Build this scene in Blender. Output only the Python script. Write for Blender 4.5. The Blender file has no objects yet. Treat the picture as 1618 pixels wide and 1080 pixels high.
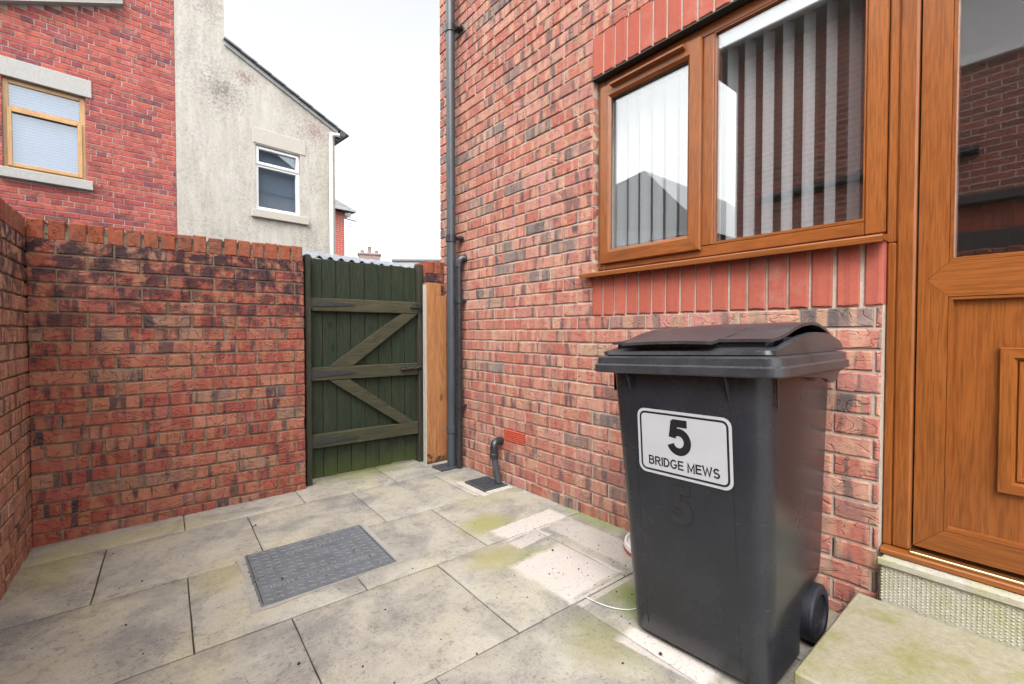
import bpy, bmesh, math, random
from mathutils import Vector, Matrix, noise
R = math.radians
SC = bpy.context.scene
COL = SC.collection

# ---------------------------------------------------------------- camera, sky, sun, exposure
cam_d = bpy.data.cameras.new('camera'); cam = bpy.data.objects.new('camera', cam_d); COL.objects.link(cam)
cam_d.sensor_width = 36.0; cam_d.lens = 716.0 / 1618.0 * 36.0
cam_d.clip_start = 0.02; cam_d.clip_end = 1000
cam.location = (0.51, -3.265, 1.086)
cam.rotation_euler = (R(90 - 1.25), 0, R(-38.05))
SC.camera = cam

SUN_EL, SUN_AZ = R(52), R(232)          # azimuth clockwise from +Y
w = bpy.data.worlds.new('World'); SC.world = w; w.use_nodes = True
nt = w.node_tree; nt.nodes.clear()
sky = nt.nodes.new('ShaderNodeTexSky'); sky.sky_type = 'NISHITA'; sky.sun_disc = False
sky.sun_elevation = SUN_EL; sky.sun_rotation = SUN_AZ; sky.air_density = 1.0; sky.dust_density = 6.0; sky.ozone_density = 1.0
hs = nt.nodes.new('ShaderNodeHueSaturation'); hs.inputs['Saturation'].default_value = 0.12
bg = nt.nodes.new('ShaderNodeBackground'); bg.inputs['Strength'].default_value = 0.15
wo = nt.nodes.new('ShaderNodeOutputWorld')
nt.links.new(sky.outputs[0], hs.inputs['Color']); nt.links.new(hs.outputs[0], bg.inputs['Color']); nt.links.new(bg.outputs[0], wo.inputs[0])
sd = bpy.data.lights.new('sun', 'SUN'); sd.energy = 1.2; sd.angle = R(175); sd.color = (1, 0.96, 0.91)
so = bpy.data.objects.new('sun', sd); COL.objects.link(so)
sdir = Vector((math.sin(SUN_AZ) * math.cos(SUN_EL), math.cos(SUN_AZ) * math.cos(SUN_EL), math.sin(SUN_EL)))
so.rotation_euler = sdir.to_track_quat('Z', 'Y').to_euler(); so.location = (-3, -4, 8)
SC.view_settings.view_transform = 'Standard'; SC.view_settings.look = 'None'
SC.view_settings.exposure = 1.5; SC.view_settings.gamma = 1.0; SC.view_settings.use_curve_mapping = False
SC.render.engine = 'CYCLES'
SC.cycles.max_bounces = 8; SC.cycles.diffuse_bounces = 4; SC.cycles.glossy_bounces = 4; SC.cycles.transparent_max_bounces = 12
SC.cycles.caustics_reflective = False; SC.cycles.caustics_refractive = False
try: SC.cycles.use_denoising = True
except Exception: pass

# ---------------------------------------------------------------- frames
HA = R(1.19); HO = Vector((2.392, -1.5735, 0)); HROT = math.atan2(-math.cos(HA), math.sin(HA))
HM = Matrix.Translation(HO) @ Matrix.Rotation(HROT, 4, 'Z')           # house frame: X along wall to the door, Y into the house
def h2w(s, d, z): return HM @ Vector((s, -d, z))
FO = Vector((-0.169, 5.165, 0)); FROT = R(7.36)                        # far terrace frame
def gz(x, y): return 0.018 * x - 0.013 * y
PHI = -0.0128
def uv2xy(u, v): return (u * math.cos(PHI) - v * math.sin(PHI), u * math.sin(PHI) + v * math.cos(PHI))
def project(P):
    v = cam.matrix_basis.inverted() @ Vector(P)
    if v.z > -0.05: return None
    return (809 + 716 * v.x / -v.z, 540 - 716 * v.y / -v.z)

# ---------------------------------------------------------------- object helpers
def link(o, parent=None):
    COL.objects.link(o)
    if parent is not None: o.parent = parent
    return o
def tag(o, label=None, cat=None, group=None, kind=None):
    if label: o['label'] = label
    if cat: o['category'] = cat
    if group: o['group'] = group
    if kind: o['kind'] = kind
    return o
def empty(name, loc=(0, 0, 0), rz=0, parent=None):
    o = bpy.data.objects.new(name, None); o.location = loc; o.rotation_euler = (0, 0, rz); o.empty_display_size = 0.1
    return link(o, parent)
class MB:
    """collects shapes; build() links them as one mesh object"""
    def __init__(s): s.v = []; s.f = []; s.sm = []; s.mi = []; s.uv = None
    def add(s, vs, fs, smooth=False, mi=0):
        b = len(s.v); s.v += [tuple(q) for q in vs]
        for f in fs: s.f.append(tuple(b + i for i in f)); s.sm.append(smooth); s.mi.append(mi)
        return s
    def box(s, x0, x1, y0, y1, z0, z1, mi=0):
        vs = [(x, y, z) for x in (x0, x1) for y in (y0, y1) for z in (z0, z1)]
        return s.add(vs, [(0, 1, 3, 2), (4, 6, 7, 5), (0, 4, 5, 1), (2, 3, 7, 6), (0, 2, 6, 4), (1, 5, 7, 3)], mi=mi)
    def cbox(s, x0, x1, y0, y1, z0, z1, b=0.003, mi=0, M=None):
        lo = (x0, y0, z0); hi = (x1, y1, z1); vs = []; idx = {}
        for sx in (0, 1):
            for sy in (0, 1):
                for sz in (0, 1):
                    for a in range(3):
                        p = []
                        for k, sg in enumerate((sx, sy, sz)):
                            e = hi[k] if sg else lo[k]
                            if k != a: e += -b if sg else b
                            p.append(e)
                        idx[(sx, sy, sz, a)] = len(vs); vs.append(tuple(p))
        fs = []
        for a in range(3):
            o = [k for k in range(3) if k != a]
            for sg in (0, 1):
                q = []
                for (i, j) in ((0, 0), (1, 0), (1, 1), (0, 1)):
                    c = [0, 0, 0]; c[a] = sg; c[o[0]] = i; c[o[1]] = j; q.append(idx[(c[0], c[1], c[2], a)])
                fs.append(tuple(q))
        for a in range(3):               # edges along axis a
            o = [k for k in range(3) if k != a]
            for i in (0, 1):
                for j in (0, 1):
                    c0 = [0, 0, 0]; c0[o[0]] = i; c0[o[1]] = j; c1 = list(c0); c1[a] = 1
                    fs.append((idx[(*c0, o[0])], idx[(*c1, o[0])], idx[(*c1, o[1])], idx[(*c0, o[1])]))
        for sx in (0, 1):
            for sy in (0, 1):
                for sz in (0, 1): fs.append(tuple(idx[(sx, sy, sz, a)] for a in range(3)))
        if M is not None: vs = [tuple(M @ Vector(q)) for q in vs]
        return s.add(vs, fs, mi=mi)
    def prism(s, pts, axis, a0, a1, mi=0, smooth=False):
        """closed 2D outline extruded along an axis (pts in the two other axes, in order)"""
        n = len(pts); vs = []
        for a in (a0, a1):
            for p, q in pts:
                vs.append({'X': (a, p, q), 'Y': (p, a, q), 'Z': (p, q, a)}[axis])
        s.add(vs, [(i, (i + 1) % n, n + (i + 1) % n, n + i) for i in range(n)], smooth, mi)
        return s.add(vs, [tuple(range(n)), tuple(range(2 * n - 1, n - 1, -1))], False, mi)
    def tube(s, path, rad, seg=12, caps=True, mi=0):
        path = [Vector(q) for q in path]; n = len(path)
        rs = rad if isinstance(rad, (list, tuple)) else [rad] * n
        vs = []; prev = None
        for i, q in enumerate(path):
            t = (path[min(i + 1, n - 1)] - path[max(i - 1, 0)]).normalized()
            if prev is None:
                a = Vector((0, 0, 1)) if abs(t.z) < 0.9 else Vector((1, 0, 0)); n1 = t.cross(a).normalized()
            else: n1 = (prev - t * prev.dot(t)).normalized()
            prev = n1; n2 = t.cross(n1)
            for k in range(seg):
                a = 2 * math.pi * k / seg; vs.append(q + (n1 * math.cos(a) + n2 * math.sin(a)) * rs[i])
        fs = [(i * seg + k, i * seg + (k + 1) % seg, (i + 1) * seg + (k + 1) % seg, (i + 1) * seg + k) for i in range(n - 1) for k in range(seg)]
        s.add(vs, fs, True, mi)
        if caps: s.add(vs[:seg], [tuple(range(seg))], False, mi); s.add(vs[-seg:], [tuple(range(seg))], False, mi)
        return s
    def loft(s, rings, caps=True, smooth=True, mi=0, closed=True):
        n = len(rings[0]); vs = [q for r in rings for q in r]; m = n if closed else n - 1
        s.add(vs, [(i * n + k, i * n + (k + 1) % n, (i + 1) * n + (k + 1) % n, (i + 1) * n + k) for i in range(len(rings) - 1) for k in range(m)], smooth, mi)
        if caps: s.add(rings[0], [tuple(range(n))], False, mi); s.add(rings[-1], [tuple(range(n))], False, mi)
        return s
    def mesh(s, name, mats):
        me = bpy.data.meshes.new(name); me.from_pydata(s.v, [], s.f)
        for m in (mats if isinstance(mats, (list, tuple)) else [mats]): me.materials.append(m)
        me.polygons.foreach_set('use_smooth', s.sm); me.polygons.foreach_set('material_index', s.mi)
        bm = bmesh.new(); bm.from_mesh(me); bmesh.ops.recalc_face_normals(bm, faces=bm.faces); bm.to_mesh(me); bm.free()
        if any(s.sm): me.set_sharp_from_angle(angle=R(38))
        me.update(); return me
    def build(s, name, mats, parent=None, loc=None, rot=None):
        o = bpy.data.objects.new(name, s.mesh(name, mats))
        if loc: o.location = loc
        if rot: o.rotation_euler = rot
        return link(o, parent)
def rrect(x0, x1, y0, y1, r, n=5):
    """rounded rectangle outline"""
    pts = []
    for cx, cy, a0 in ((x1 - r, y1 - r, 0), (x0 + r, y1 - r, 90), (x0 + r, y0 + r, 180), (x1 - r, y0 + r, 270)):
        for k in range(n + 1):
            a = R(a0 + 90 * k / n); pts.append((cx + r * math.cos(a), cy + r * math.sin(a)))
    return pts

# ---------------------------------------------------------------- materials
class NT:
    def __init__(s, name):
        s.m = bpy.data.materials.new(name); s.m.use_nodes = True; s.t = s.m.node_tree; s.t.nodes.clear()
        s.out = s.n('ShaderNodeOutputMaterial'); s.b = s.n('ShaderNodeBsdfPrincipled'); s.l(s.b.outputs[0], s.out.inputs[0])
    def n(s, k, **kw):
        o = s.t.nodes.new(k)
        for a, b in kw.items(): setattr(o, a, b)
        return o
    def l(s, a, b): s.t.links.new(a, b)
    def inp(s, node, key, v):
        i = node.inputs[key]
        if hasattr(v, 'is_output') or isinstance(v, bpy.types.NodeSocket): s.l(v, i)
        else: i.default_value = v
    def math(s, op, a, b=0.0, clamp=False):
        o = s.n('ShaderNodeMath', operation=op); o.use_clamp = clamp; s.inp(o, 0, a); s.inp(o, 1, b); return o.outputs[0]
    def vmath(s, op, a, b=(0, 0, 0)):
        o = s.n('ShaderNodeVectorMath', operation=op); s.inp(o, 0, a); s.inp(o, 1, b); return o.outputs[0]
    def comb(s, x, y, z):
        o = s.n('ShaderNodeCombineXYZ'); s.inp(o, 0, x); s.inp(o, 1, y); s.inp(o, 2, z); return o.outputs[0]
    def sep(s, v):
        o = s.n('ShaderNodeSeparateXYZ'); s.l(v, o.inputs[0]); return o.outputs
    def noise(s, vec, scale=5, detail=4, rough=0.55, dist=0.0, dim='3D', w=None):
        o = s.n('ShaderNodeTexNoise', noise_dimensions=dim)
        if vec is not None: s.l(vec, o.inputs['Vector'])
        if w is not None: s.inp(o, 'W', w)
        o.inputs['Scale'].default_value = scale; o.inputs['Detail'].default_value = detail
        o.inputs['Roughness'].default_value = rough; o.inputs['Distortion'].default_value = dist
        return o.outputs[0]
    def ramp(s, fac, stops, interp='LINEAR'):
        o = s.n('ShaderNodeValToRGB'); s.l(fac, o.inputs[0]); e = o.color_ramp; e.interpolation = interp
        while len(e.elements) < len(stops): e.elements.new(0.5)
        for el, (p, c) in zip(e.elements, stops):
            el.position = p; el.color = (c, c, c, 1) if isinstance(c, (int, float)) else (*c, 1)
        return o.outputs[0]
    def mix(s, fac, a, b, mode='MIX'):
        o = s.n('ShaderNodeMix', data_type='RGBA', blend_type=mode); s.inp(o, 0, fac)
        for k, v in ((6, a), (7, b)):
            if isinstance(v, tuple): v = (*v[:3], 1)
            s.inp(o, k, v)
        return o.outputs[2]
    def bump(s, h, strength=0.3, dist=0.01, normal=None):
        o = s.n('ShaderNodeBump'); s.inp(o, 'Height', h); o.inputs['Strength'].default_value = strength; o.inputs['Distance'].default_value = dist
        if normal is not None: s.l(normal, o.inputs['Normal'])
        return o.outputs[0]
    def pos(s): return s.n('ShaderNodeNewGeometry').outputs['Position']
    def obj(s): return s.n('ShaderNodeTexCoord').outputs['Object']
    def rnd(s): return s.n('ShaderNodeObjectInfo').outputs['Random']
    def fin(s, color=None, rough=None, normal=None, metal=None, spec=None):
        for k, v in (('Base Color', color), ('Roughness', rough), ('Normal', normal), ('Metallic', metal), ('Specular IOR Level', spec)):
            if v is None: continue
            if isinstance(v, tuple): v = (*v[:3], 1)
            s.inp(s.b, k, v)
        return s.m

def brick_mat(name, cols, band=0.0, bandcols=((0.10, 0.085, 0.085), (0.42, 0.25, 0.15)), bandlo=0.56, grime=0.0, top_grime=None, algae=0.0, bump=0.7, speck=0.5, crease=1.0):
    t = NT(name)
    uv = t.n('ShaderNodeUVMap').outputs[0]
    at = t.n('ShaderNodeAttribute', attribute_name='rnd').outputs['Fac']
    r = t.math('FRACT', t.math('ADD', at, t.rnd()))
    r2 = t.math('FRACT', t.math('MULTIPLY', r, 17.31)); r3 = t.math('FRACT', t.math('MULTIPLY', r, 71.7))
    u, v, _ = t.sep(uv)
    c = t.ramp(r, cols)
    off = t.comb(t.math('MULTIPLY', r2, 40), t.math('MULTIPLY', r3, 40), t.math('MULTIPLY', r, 40))
    p = t.vmath('ADD', uv, off)
    # drag bands running up the face of the brick
    if band > 0:
        bx = t.comb(t.math('ADD', t.math('MULTIPLY', u, 21.0), t.math('MULTIPLY', r2, 50)), t.math('ADD', t.math('MULTIPLY', v, 3.0), t.math('MULTIPLY', r3, 30)), 0.0)
        b1 = t.noise(bx, 1.0, 2, 0.4, 0.25, '2D')
        m1 = t.ramp(b1, ((bandlo - 0.03, 0.0), (bandlo + 0.03, 1.0)))
        gate = t.ramp(r3, ((0.0, band), (1.0, band * 0.6)))
        c = t.mix(t.math('MULTIPLY', m1, gate), c, bandcols[0])
        bx2 = t.vmath('ADD', bx, (31.7, 12.2, 0))
        b2 = t.noise(bx2, 0.9, 2, 0.4, 0.2, '2D')
        m2 = t.ramp(b2, ((0.50, 0.0), (0.60, 1.0)))
        c = t.mix(t.math('MULTIPLY', m2, t.math('MULTIPLY', gate, 0.8)), c, bandcols[1])
    n1 = t.noise(p, 45, 5, 0.65); n2 = t.noise(p, 220, 3, 0.6)
    c = t.mix(speck, c, t.ramp(n1, ((0.25, (0.55, 0.50, 0.50)), (0.5, (0.95, 0.95, 0.95)), (0.75, (1.35, 1.3, 1.25)))), 'MULTIPLY')
    pit = t.ramp(n2, ((0.30, 0.55), (0.42, 1.0)))
    c = t.mix(0.6, c, pit, 'MULTIPLY')
    ps = t.pos(); px, py, pz = t.sep(ps)
    # lime bloom and sooty weathering over the whole wall
    bl = t.noise(ps, 5.0, 6, 0.65); c = t.mix(t.ramp(bl, ((0.55, 0.0), (0.75, 0.22))), c, (0.50, 0.42, 0.38))
    if grime > 0:
        g = t.noise(ps, 9.0, 5, 0.6, 0.4); thr = 0.62
        gm = t.ramp(g, ((0.53, 0.0), (0.66, 1.0)))
        c = t.mix(t.math('MULTIPLY', gm, grime), c, (0.045, 0.032, 0.038))
    if top_grime:
        z0, z1, k = top_grime
        h = t.n('ShaderNodeMapRange'); t.l(pz, h.inputs[0]); h.inputs[1].default_value = z0; h.inputs[2].default_value = z1
        g = t.noise(ps, 11.0, 5, 0.6, 0.3)
        gm = t.ramp(t.math('ADD', g, t.math('MULTIPLY', h.outputs[0], 0.12)), ((0.53, 0.0), (0.64, 1.0)))
        c = t.mix(t.math('MULTIPLY', t.math('MULTIPLY', gm, h.outputs[0]), k), c, (0.026, 0.017, 0.025))
    if algae > 0:
        a = t.noise(t.vmath('ADD', ps, (7, 3, 1)), 6.0, 6, 0.7)
        c = t.mix(t.math('MULTIPLY', t.ramp(a, ((0.56, 0.0), (0.72, 1.0))), algae), c, (0.13, 0.12, 0.05))
    # creased hand-made face; shade in the creases is also painted into the colour
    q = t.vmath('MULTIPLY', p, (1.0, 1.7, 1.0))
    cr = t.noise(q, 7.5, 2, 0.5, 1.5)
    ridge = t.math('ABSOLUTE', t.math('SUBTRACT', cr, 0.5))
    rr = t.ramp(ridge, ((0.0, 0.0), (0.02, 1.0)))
    hgt = t.math('ADD', t.math('MULTIPLY', rr, 0.9 * crease), t.math('ADD', t.math('MULTIPLY', n1, 1.0), t.math('MULTIPLY', n2, 0.35)))
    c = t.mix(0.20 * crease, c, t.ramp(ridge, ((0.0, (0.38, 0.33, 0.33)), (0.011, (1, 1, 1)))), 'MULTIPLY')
    return t.fin(c, t.math('ADD', 0.72, t.math('MULTIPLY', n1, 0.2)), t.bump(hgt, bump, 0.006), spec=0.3)

def mortar_mat(name, col, dark, moss=0.0):
    t = NT(name); ps = t.pos()
    n = t.noise(ps, 60, 5, 0.7); n2 = t.noise(ps, 4.5, 5, 0.6); n3 = t.noise(ps, 400, 2, 0.6)
    c = t.mix(t.ramp(n, ((0.3, 0.0), (0.7, 1.0))), dark, col)
    c = t.mix(t.ramp(n2, ((0.45, 0.0), (0.7, 0.6))), c, tuple(0.55 * k for k in dark))
    if moss > 0:
        m = t.noise(t.vmath('ADD', ps, (3, 9, 2)), 7.0, 6, 0.7)
        c = t.mix(t.math('MULTIPLY', t.ramp(m, ((0.48, 0.0), (0.62, 1.0))), moss), c, (0.07, 0.085, 0.025))
    return t.fin(c, 0.95, t.bump(t.math('ADD', n, t.math('MULTIPLY', n3, 0.4)), 0.6, 0.006), spec=0.2)

M = {}
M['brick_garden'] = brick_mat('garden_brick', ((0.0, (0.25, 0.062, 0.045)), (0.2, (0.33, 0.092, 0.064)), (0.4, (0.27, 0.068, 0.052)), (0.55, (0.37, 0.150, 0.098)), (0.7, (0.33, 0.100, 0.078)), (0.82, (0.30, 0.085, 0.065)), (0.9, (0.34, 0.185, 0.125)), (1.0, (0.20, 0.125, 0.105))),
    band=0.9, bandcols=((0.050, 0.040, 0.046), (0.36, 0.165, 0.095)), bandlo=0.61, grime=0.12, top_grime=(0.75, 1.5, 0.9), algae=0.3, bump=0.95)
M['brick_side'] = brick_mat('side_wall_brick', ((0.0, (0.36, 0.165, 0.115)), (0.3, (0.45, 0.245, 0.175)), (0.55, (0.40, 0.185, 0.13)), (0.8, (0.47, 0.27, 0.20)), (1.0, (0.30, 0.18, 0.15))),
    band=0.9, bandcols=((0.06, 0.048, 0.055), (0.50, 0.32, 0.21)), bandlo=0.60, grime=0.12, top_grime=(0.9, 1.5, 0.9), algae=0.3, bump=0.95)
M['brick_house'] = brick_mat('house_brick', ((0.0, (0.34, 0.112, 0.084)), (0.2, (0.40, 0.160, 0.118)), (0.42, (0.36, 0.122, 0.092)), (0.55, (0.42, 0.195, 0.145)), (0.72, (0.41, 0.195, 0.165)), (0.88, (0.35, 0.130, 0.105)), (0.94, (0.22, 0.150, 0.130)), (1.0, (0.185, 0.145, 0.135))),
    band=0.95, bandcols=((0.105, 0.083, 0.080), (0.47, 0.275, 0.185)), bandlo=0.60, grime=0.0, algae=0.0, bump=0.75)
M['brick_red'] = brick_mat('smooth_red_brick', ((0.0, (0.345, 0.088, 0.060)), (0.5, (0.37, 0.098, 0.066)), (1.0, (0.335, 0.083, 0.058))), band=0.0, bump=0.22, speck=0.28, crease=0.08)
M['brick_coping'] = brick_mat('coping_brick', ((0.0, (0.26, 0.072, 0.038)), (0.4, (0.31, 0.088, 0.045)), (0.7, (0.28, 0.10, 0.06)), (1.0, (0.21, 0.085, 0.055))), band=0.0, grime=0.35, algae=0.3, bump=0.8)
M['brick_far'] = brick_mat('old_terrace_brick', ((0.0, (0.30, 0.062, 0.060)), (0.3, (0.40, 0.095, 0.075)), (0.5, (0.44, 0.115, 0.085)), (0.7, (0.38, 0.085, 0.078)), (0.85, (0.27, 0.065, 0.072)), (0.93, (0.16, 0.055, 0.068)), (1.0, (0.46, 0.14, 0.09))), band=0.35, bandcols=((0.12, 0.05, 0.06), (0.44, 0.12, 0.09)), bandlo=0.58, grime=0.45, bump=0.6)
M['mortar_garden'] = mortar_mat('weathered_mortar', (0.27, 0.225, 0.175), (0.13, 0.105, 0.08), 0.3)
M['mortar_house'] = mortar_mat('buff_mortar', (0.54, 0.465, 0.39), (0.42, 0.355, 0.295))
M['mortar_far'] = mortar_mat('grey_mortar', (0.46, 0.41, 0.38), (0.30, 0.26, 0.24))

def simple(name, col, rough=0.5, metal=0.0, nscale=30, namp=0.12, bump=0.1, bdist=0.002, spec=0.5):
    t = NT(name); o = t.obj(); n = t.noise(o, nscale, 4, 0.6)
    c = t.mix(1.0, col, t.ramp(n, ((0.2, 1 - namp), (0.8, 1 + namp))), 'MULTIPLY')
    rg = t.math('ADD', rough - 0.08, t.math('MULTIPLY', n, 0.16))
    return t.fin(c, rg, t.bump(n, bump, bdist), metal, spec)

def wood_foil(name, axis, c1, c2, c3, rough=0.30, sc=1.0):
    """embossed oak foil, grain along the given axis"""
    t = NT(name); o = t.obj(); r = t.rnd()
    st = {'Z': (1, 1, 0.10), 'X': (0.10, 1, 1)}[axis]
    p = t.vmath('ADD', t.vmath('MULTIPLY', o, st), t.comb(t.math('MULTIPLY', r, 9), t.math('MULTIPLY', r, 5), t.math('MULTIPLY', r, 7)))
    a = t.noise(p, 9 * sc, 3, 0.5, 0.8)
    rings = t.math('FRACT', t.math('MULTIPLY', a, 14))
    rg = t.ramp(rings, ((0.0, 0.0), (0.35, 1.0), (0.8, 0.7), (1.0, 0.0)))
    fine = t.noise(t.vmath('MULTIPLY', p, (1, 1, 0.35) if axis == 'Z' else (0.35, 1, 1)), 260 * sc, 3, 0.6)
    big = t.noise(p, 3.0, 3, 0.5)
    c = t.mix(rg, c1, c2)
    c = t.mix(t.ramp(big, ((0.35, 0.0), (0.7, 0.75))), c, c3)
    c = t.mix(t.ramp(fine, ((0.40, 0.45), (0.53, 0.0))), c, tuple(k * 0.5 for k in c1))
    blot = t.noise(t.vmath('MULTIPLY', o, (2.2, 2.2, 0.7) if axis == 'Z' else (0.7, 2.2, 2.2)), 2.4, 4, 0.6); c = t.mix(0.5, c, t.ramp(blot, ((0.3, 0.72), (0.7, 1.25))), 'MULTIPLY')
    return t.fin(c, rough, t.bump(fine, 0.12, 0.001), spec=0.5)
OAK = ((0.180, 0.052, 0.0105), (0.235, 0.073, 0.0150), (0.275, 0.090, 0.0200))
M['oak_v'] = wood_foil('golden_oak_upright', 'Z', *OAK); M['oak_h'] = wood_foil('golden_oak_rail', 'X', *OAK)
PINE = ((0.46, 0.26, 0.105), (0.50, 0.295, 0.125), (0.52, 0.31, 0.14))
M['pale_oak'] = wood_foil('pale_oak_frame', 'Z', *PINE)

def stained_wood(name, c1, c2, wear, algae=0.0, axis='Z', rough=0.75, knots=True, wearamt=0.5, foot=False):
    t = NT(name); o = t.obj(); r = t.rnd()
    off = t.comb(t.math('MULTIPLY', r, 13), t.math('MULTIPLY', r, 29), t.math('MULTIPLY', r, 17))
    st = {'Z': (1, 1, 0.07), 'X': (0.07, 1, 1)}[axis]
    p = t.vmath('ADD', t.vmath('MULTIPLY', o, st), off)
    a = t.noise(p, 10, 3, 0.5, 1.2); rings = t.math('SINE', t.math('MULTIPLY', a, 90))
    rg = t.ramp(t.math('ADD', t.math('MULTIPLY', rings, 0.5), 0.5), ((0.1, 0.0), (0.9, 1.0)))
    fine = t.noise(t.vmath('MULTIPLY', p, (1, 1, 0.5) if axis == 'Z' else (0.5, 1, 1)), 190, 4, 0.65)
    c = t.mix(rg, c1, c2)
    wn = t.noise(t.vmath('ADD', t.vmath('MULTIPLY', o, (4, 4, 0.8) if axis == 'Z' else (0.8, 4, 4)), off), 2.2, 5, 0.65)
    c = t.mix(t.math('MULTIPLY', t.ramp(wn, ((0.52, 0.0), (0.72, 1.0))), wearamt), c, wear)
    c = t.mix(0.55, c, t.ramp(fine, ((0.3, 0.45), (0.6, 1.15))), 'MULTIPLY')
    if knots:
        vo = t.n('ShaderNodeTexVoronoi'); t.l(t.vmath('ADD', t.vmath('MULTIPLY', o, (5, 5, 2.4) if axis == 'Z' else (2.4, 5, 5)), off), vo.inputs['Vector']); vo.inputs['Scale'].default_value = 1.0
        c = t.mix(t.ramp(vo.outputs['Distance'], ((0.05, 0.8), (0.09, 0.0))), c, tuple(k * 0.35 for k in c1))
    if algae > 0:
        px, py, pz = t.sep(t.pos())
        h = t.n('ShaderNodeMapRange'); t.l(pz, h.inputs[0]); h.inputs[1].default_value = 0.34; h.inputs[2].default_value = 0.02
        an = t.noise(t.pos(), 9, 5, 0.65)
        am = t.ramp(t.math('ADD', t.math('MULTIPLY', h.outputs[0], 0.6), t.math('MULTIPLY', an, 0.5)), ((0.52, 0.0), (0.9, 1.0)))
        c = t.mix(t.math('MULTIPLY', am, algae), c, (0.062, 0.088, 0.010))
    if foot:
        px, py, pz = t.sep(t.pos()); fn = t.noise(t.pos(), 22, 5, 0.65)
        fm = t.ramp(t.math('ADD', t.math('MULTIPLY', pz, -2.6), fn), ((0.22, 0.0), (0.36, 0.9)))
        c = t.mix(fm, c, (0.035, 0.022, 0.014))
    return t.fin(c, rough, t.bump(t.math('ADD', fine, t.math('MULTIPLY', rg, 0.4)), 0.35, 0.003), spec=0.3)
M['green_board'] = stained_wood('green_stained_board', (0.016, 0.025, 0.014), (0.024, 0.035, 0.020), (0.055, 0.052, 0.024), algae=0.75)
M['green_rail'] = stained_wood('weathered_green_rail', (0.042, 0.042, 0.024), (0.058, 0.056, 0.032), (0.085, 0.075, 0.045), axis='X', wearamt=0.8)
M['green_post'] = stained_wood('dark_gate_post', (0.030, 0.030, 0.020), (0.042, 0.042, 0.028), (0.09, 0.075, 0.05))
M['orange_timber'] = stained_wood('new_orange_timber', (0.36, 0.155, 0.058), (0.43, 0.20, 0.082), (0.28, 0.11, 0.045), wearamt=0.6, foot=True)
M['black_iron'] = simple('black_iron', (0.030, 0.034, 0.034), 0.5, 0.2, 60, 0.3, 0.2)
M['rust_iron'] = simple('worn_bolt', (0.10, 0.07, 0.06), 0.4, 0.6, 80, 0.5, 0.2)
M['pipe'] = simple('grey_black_plastic_pipe', (0.052, 0.060, 0.070), 0.33, 0, 12, 0.15, 0.04)
M['pipe_black'] = simple('black_plastic', (0.022, 0.025, 0.03), 0.28, 0, 14, 0.15, 0.05)
M['white_upvc'] = simple('white_plastic', (0.78, 0.79, 0.80), 0.3, 0, 20, 0.03, 0.02)
M['white_paint'] = simple('old_white_paint', (0.66, 0.64, 0.60), 0.55, 0, 14, 0.12, 0.1)
M['brass'] = simple('brass_strip', (0.75, 0.62, 0.36), 0.25, 1.0, 30, 0.1, 0.05)
M['slate'] = simple('grey_slate', (0.12, 0.125, 0.135), 0.5, 0, 9, 0.3, 0.2, 0.004)
M['grey_lead'] = simple('grey_verge', (0.30, 0.31, 0.32), 0.5, 0, 9, 0.25, 0.2, 0.004)
M['gutter'] = simple('dark_gutter', (0.05, 0.05, 0.055), 0.4, 0, 20, 0.2, 0.1)
M['asphalt'] = simple('asphalt', (0.10, 0.10, 0.10), 0.9, 0, 120, 0.4, 0.4, 0.006)
M['plaster'] = simple('interior_plaster', (0.72, 0.71, 0.69), 0.8, 0, 10, 0.03, 0.03)
M['room'] = simple('room_wall', (0.62, 0.60, 0.57), 0.8, 0, 10, 0.05, 0.03)
M['carpet'] = simple('room_floor', (0.28, 0.24, 0.20), 0.9, 0, 120, 0.2, 0.2)
M['blind'] = simple('white_blind_fabric', (0.86, 0.86, 0.88), 0.7, 0, 90, 0.05, 0.05)
def fabric():
    t = NT('translucent_blind_fabric'); n = t.noise(t.obj(), 240, 2, 0.5)
    tr = t.n('ShaderNodeBsdfTranslucent'); tr.inputs['Color'].default_value = (0.85, 0.86, 0.9, 1)
    mx = t.n('ShaderNodeMixShader'); mx.inputs[0].default_value = 0.35; t.fin((0.9, 0.9, 0.92), 0.7, t.bump(n, 0.1, 0.001))
    t.l(t.b.outputs[0], mx.inputs[1]); t.l(tr.outputs[0], mx.inputs[2]); t.l(mx.outputs[0], t.out.inputs[0]); return t.m
M['fabric'] = fabric()
M['blind_far'] = simple('grey_blue_venetian', (0.40, 0.43, 0.50), 0.6, 0, 60, 0.05, 0.05)
M['curtain_far'] = simple('grey_blue_curtain', (0.26, 0.28, 0.30), 0.8, 0, 30, 0.1, 0.05)  # tone of sky mirrored in the far panes, put into a colour
M['ink'] = simple('black_ink', (0.012, 0.012, 0.014), 0.35, 0, 40, 0.1, 0.02)
M['sticker'] = simple('white_vinyl', (0.43, 0.445, 0.475), 0.3, 0, 8, 0.06, 0.02)
M['residue'] = simple('old_sticker_residue', (0.021, 0.0225, 0.027), 0.10, 0, 30, 0.2, 0.05)
M['terracotta'] = simple('terracotta', (0.44, 0.075, 0.04), 0.7, 0, 60, 0.15, 0.1)
M['bowl_white'] = simple('white_dish', (0.72, 0.71, 0.70), 0.35, 0, 20, 0.06, 0.03)
M['bowl_red'] = simple('red_dish', (0.42, 0.06, 0.05), 0.4, 0, 20, 0.1, 0.03)
M['cable'] = simple('white_cable', (0.70, 0.70, 0.66), 0.5, 0, 40, 0.1, 0.03)
M['debris'] = simple('dark_crumbs', (0.030, 0.020, 0.018), 0.8, 0, 90, 0.5, 0.3)
M['leaf'] = simple('weed_leaf', (0.055, 0.11, 0.02), 0.5, 0, 60, 0.3, 0.1)
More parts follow.
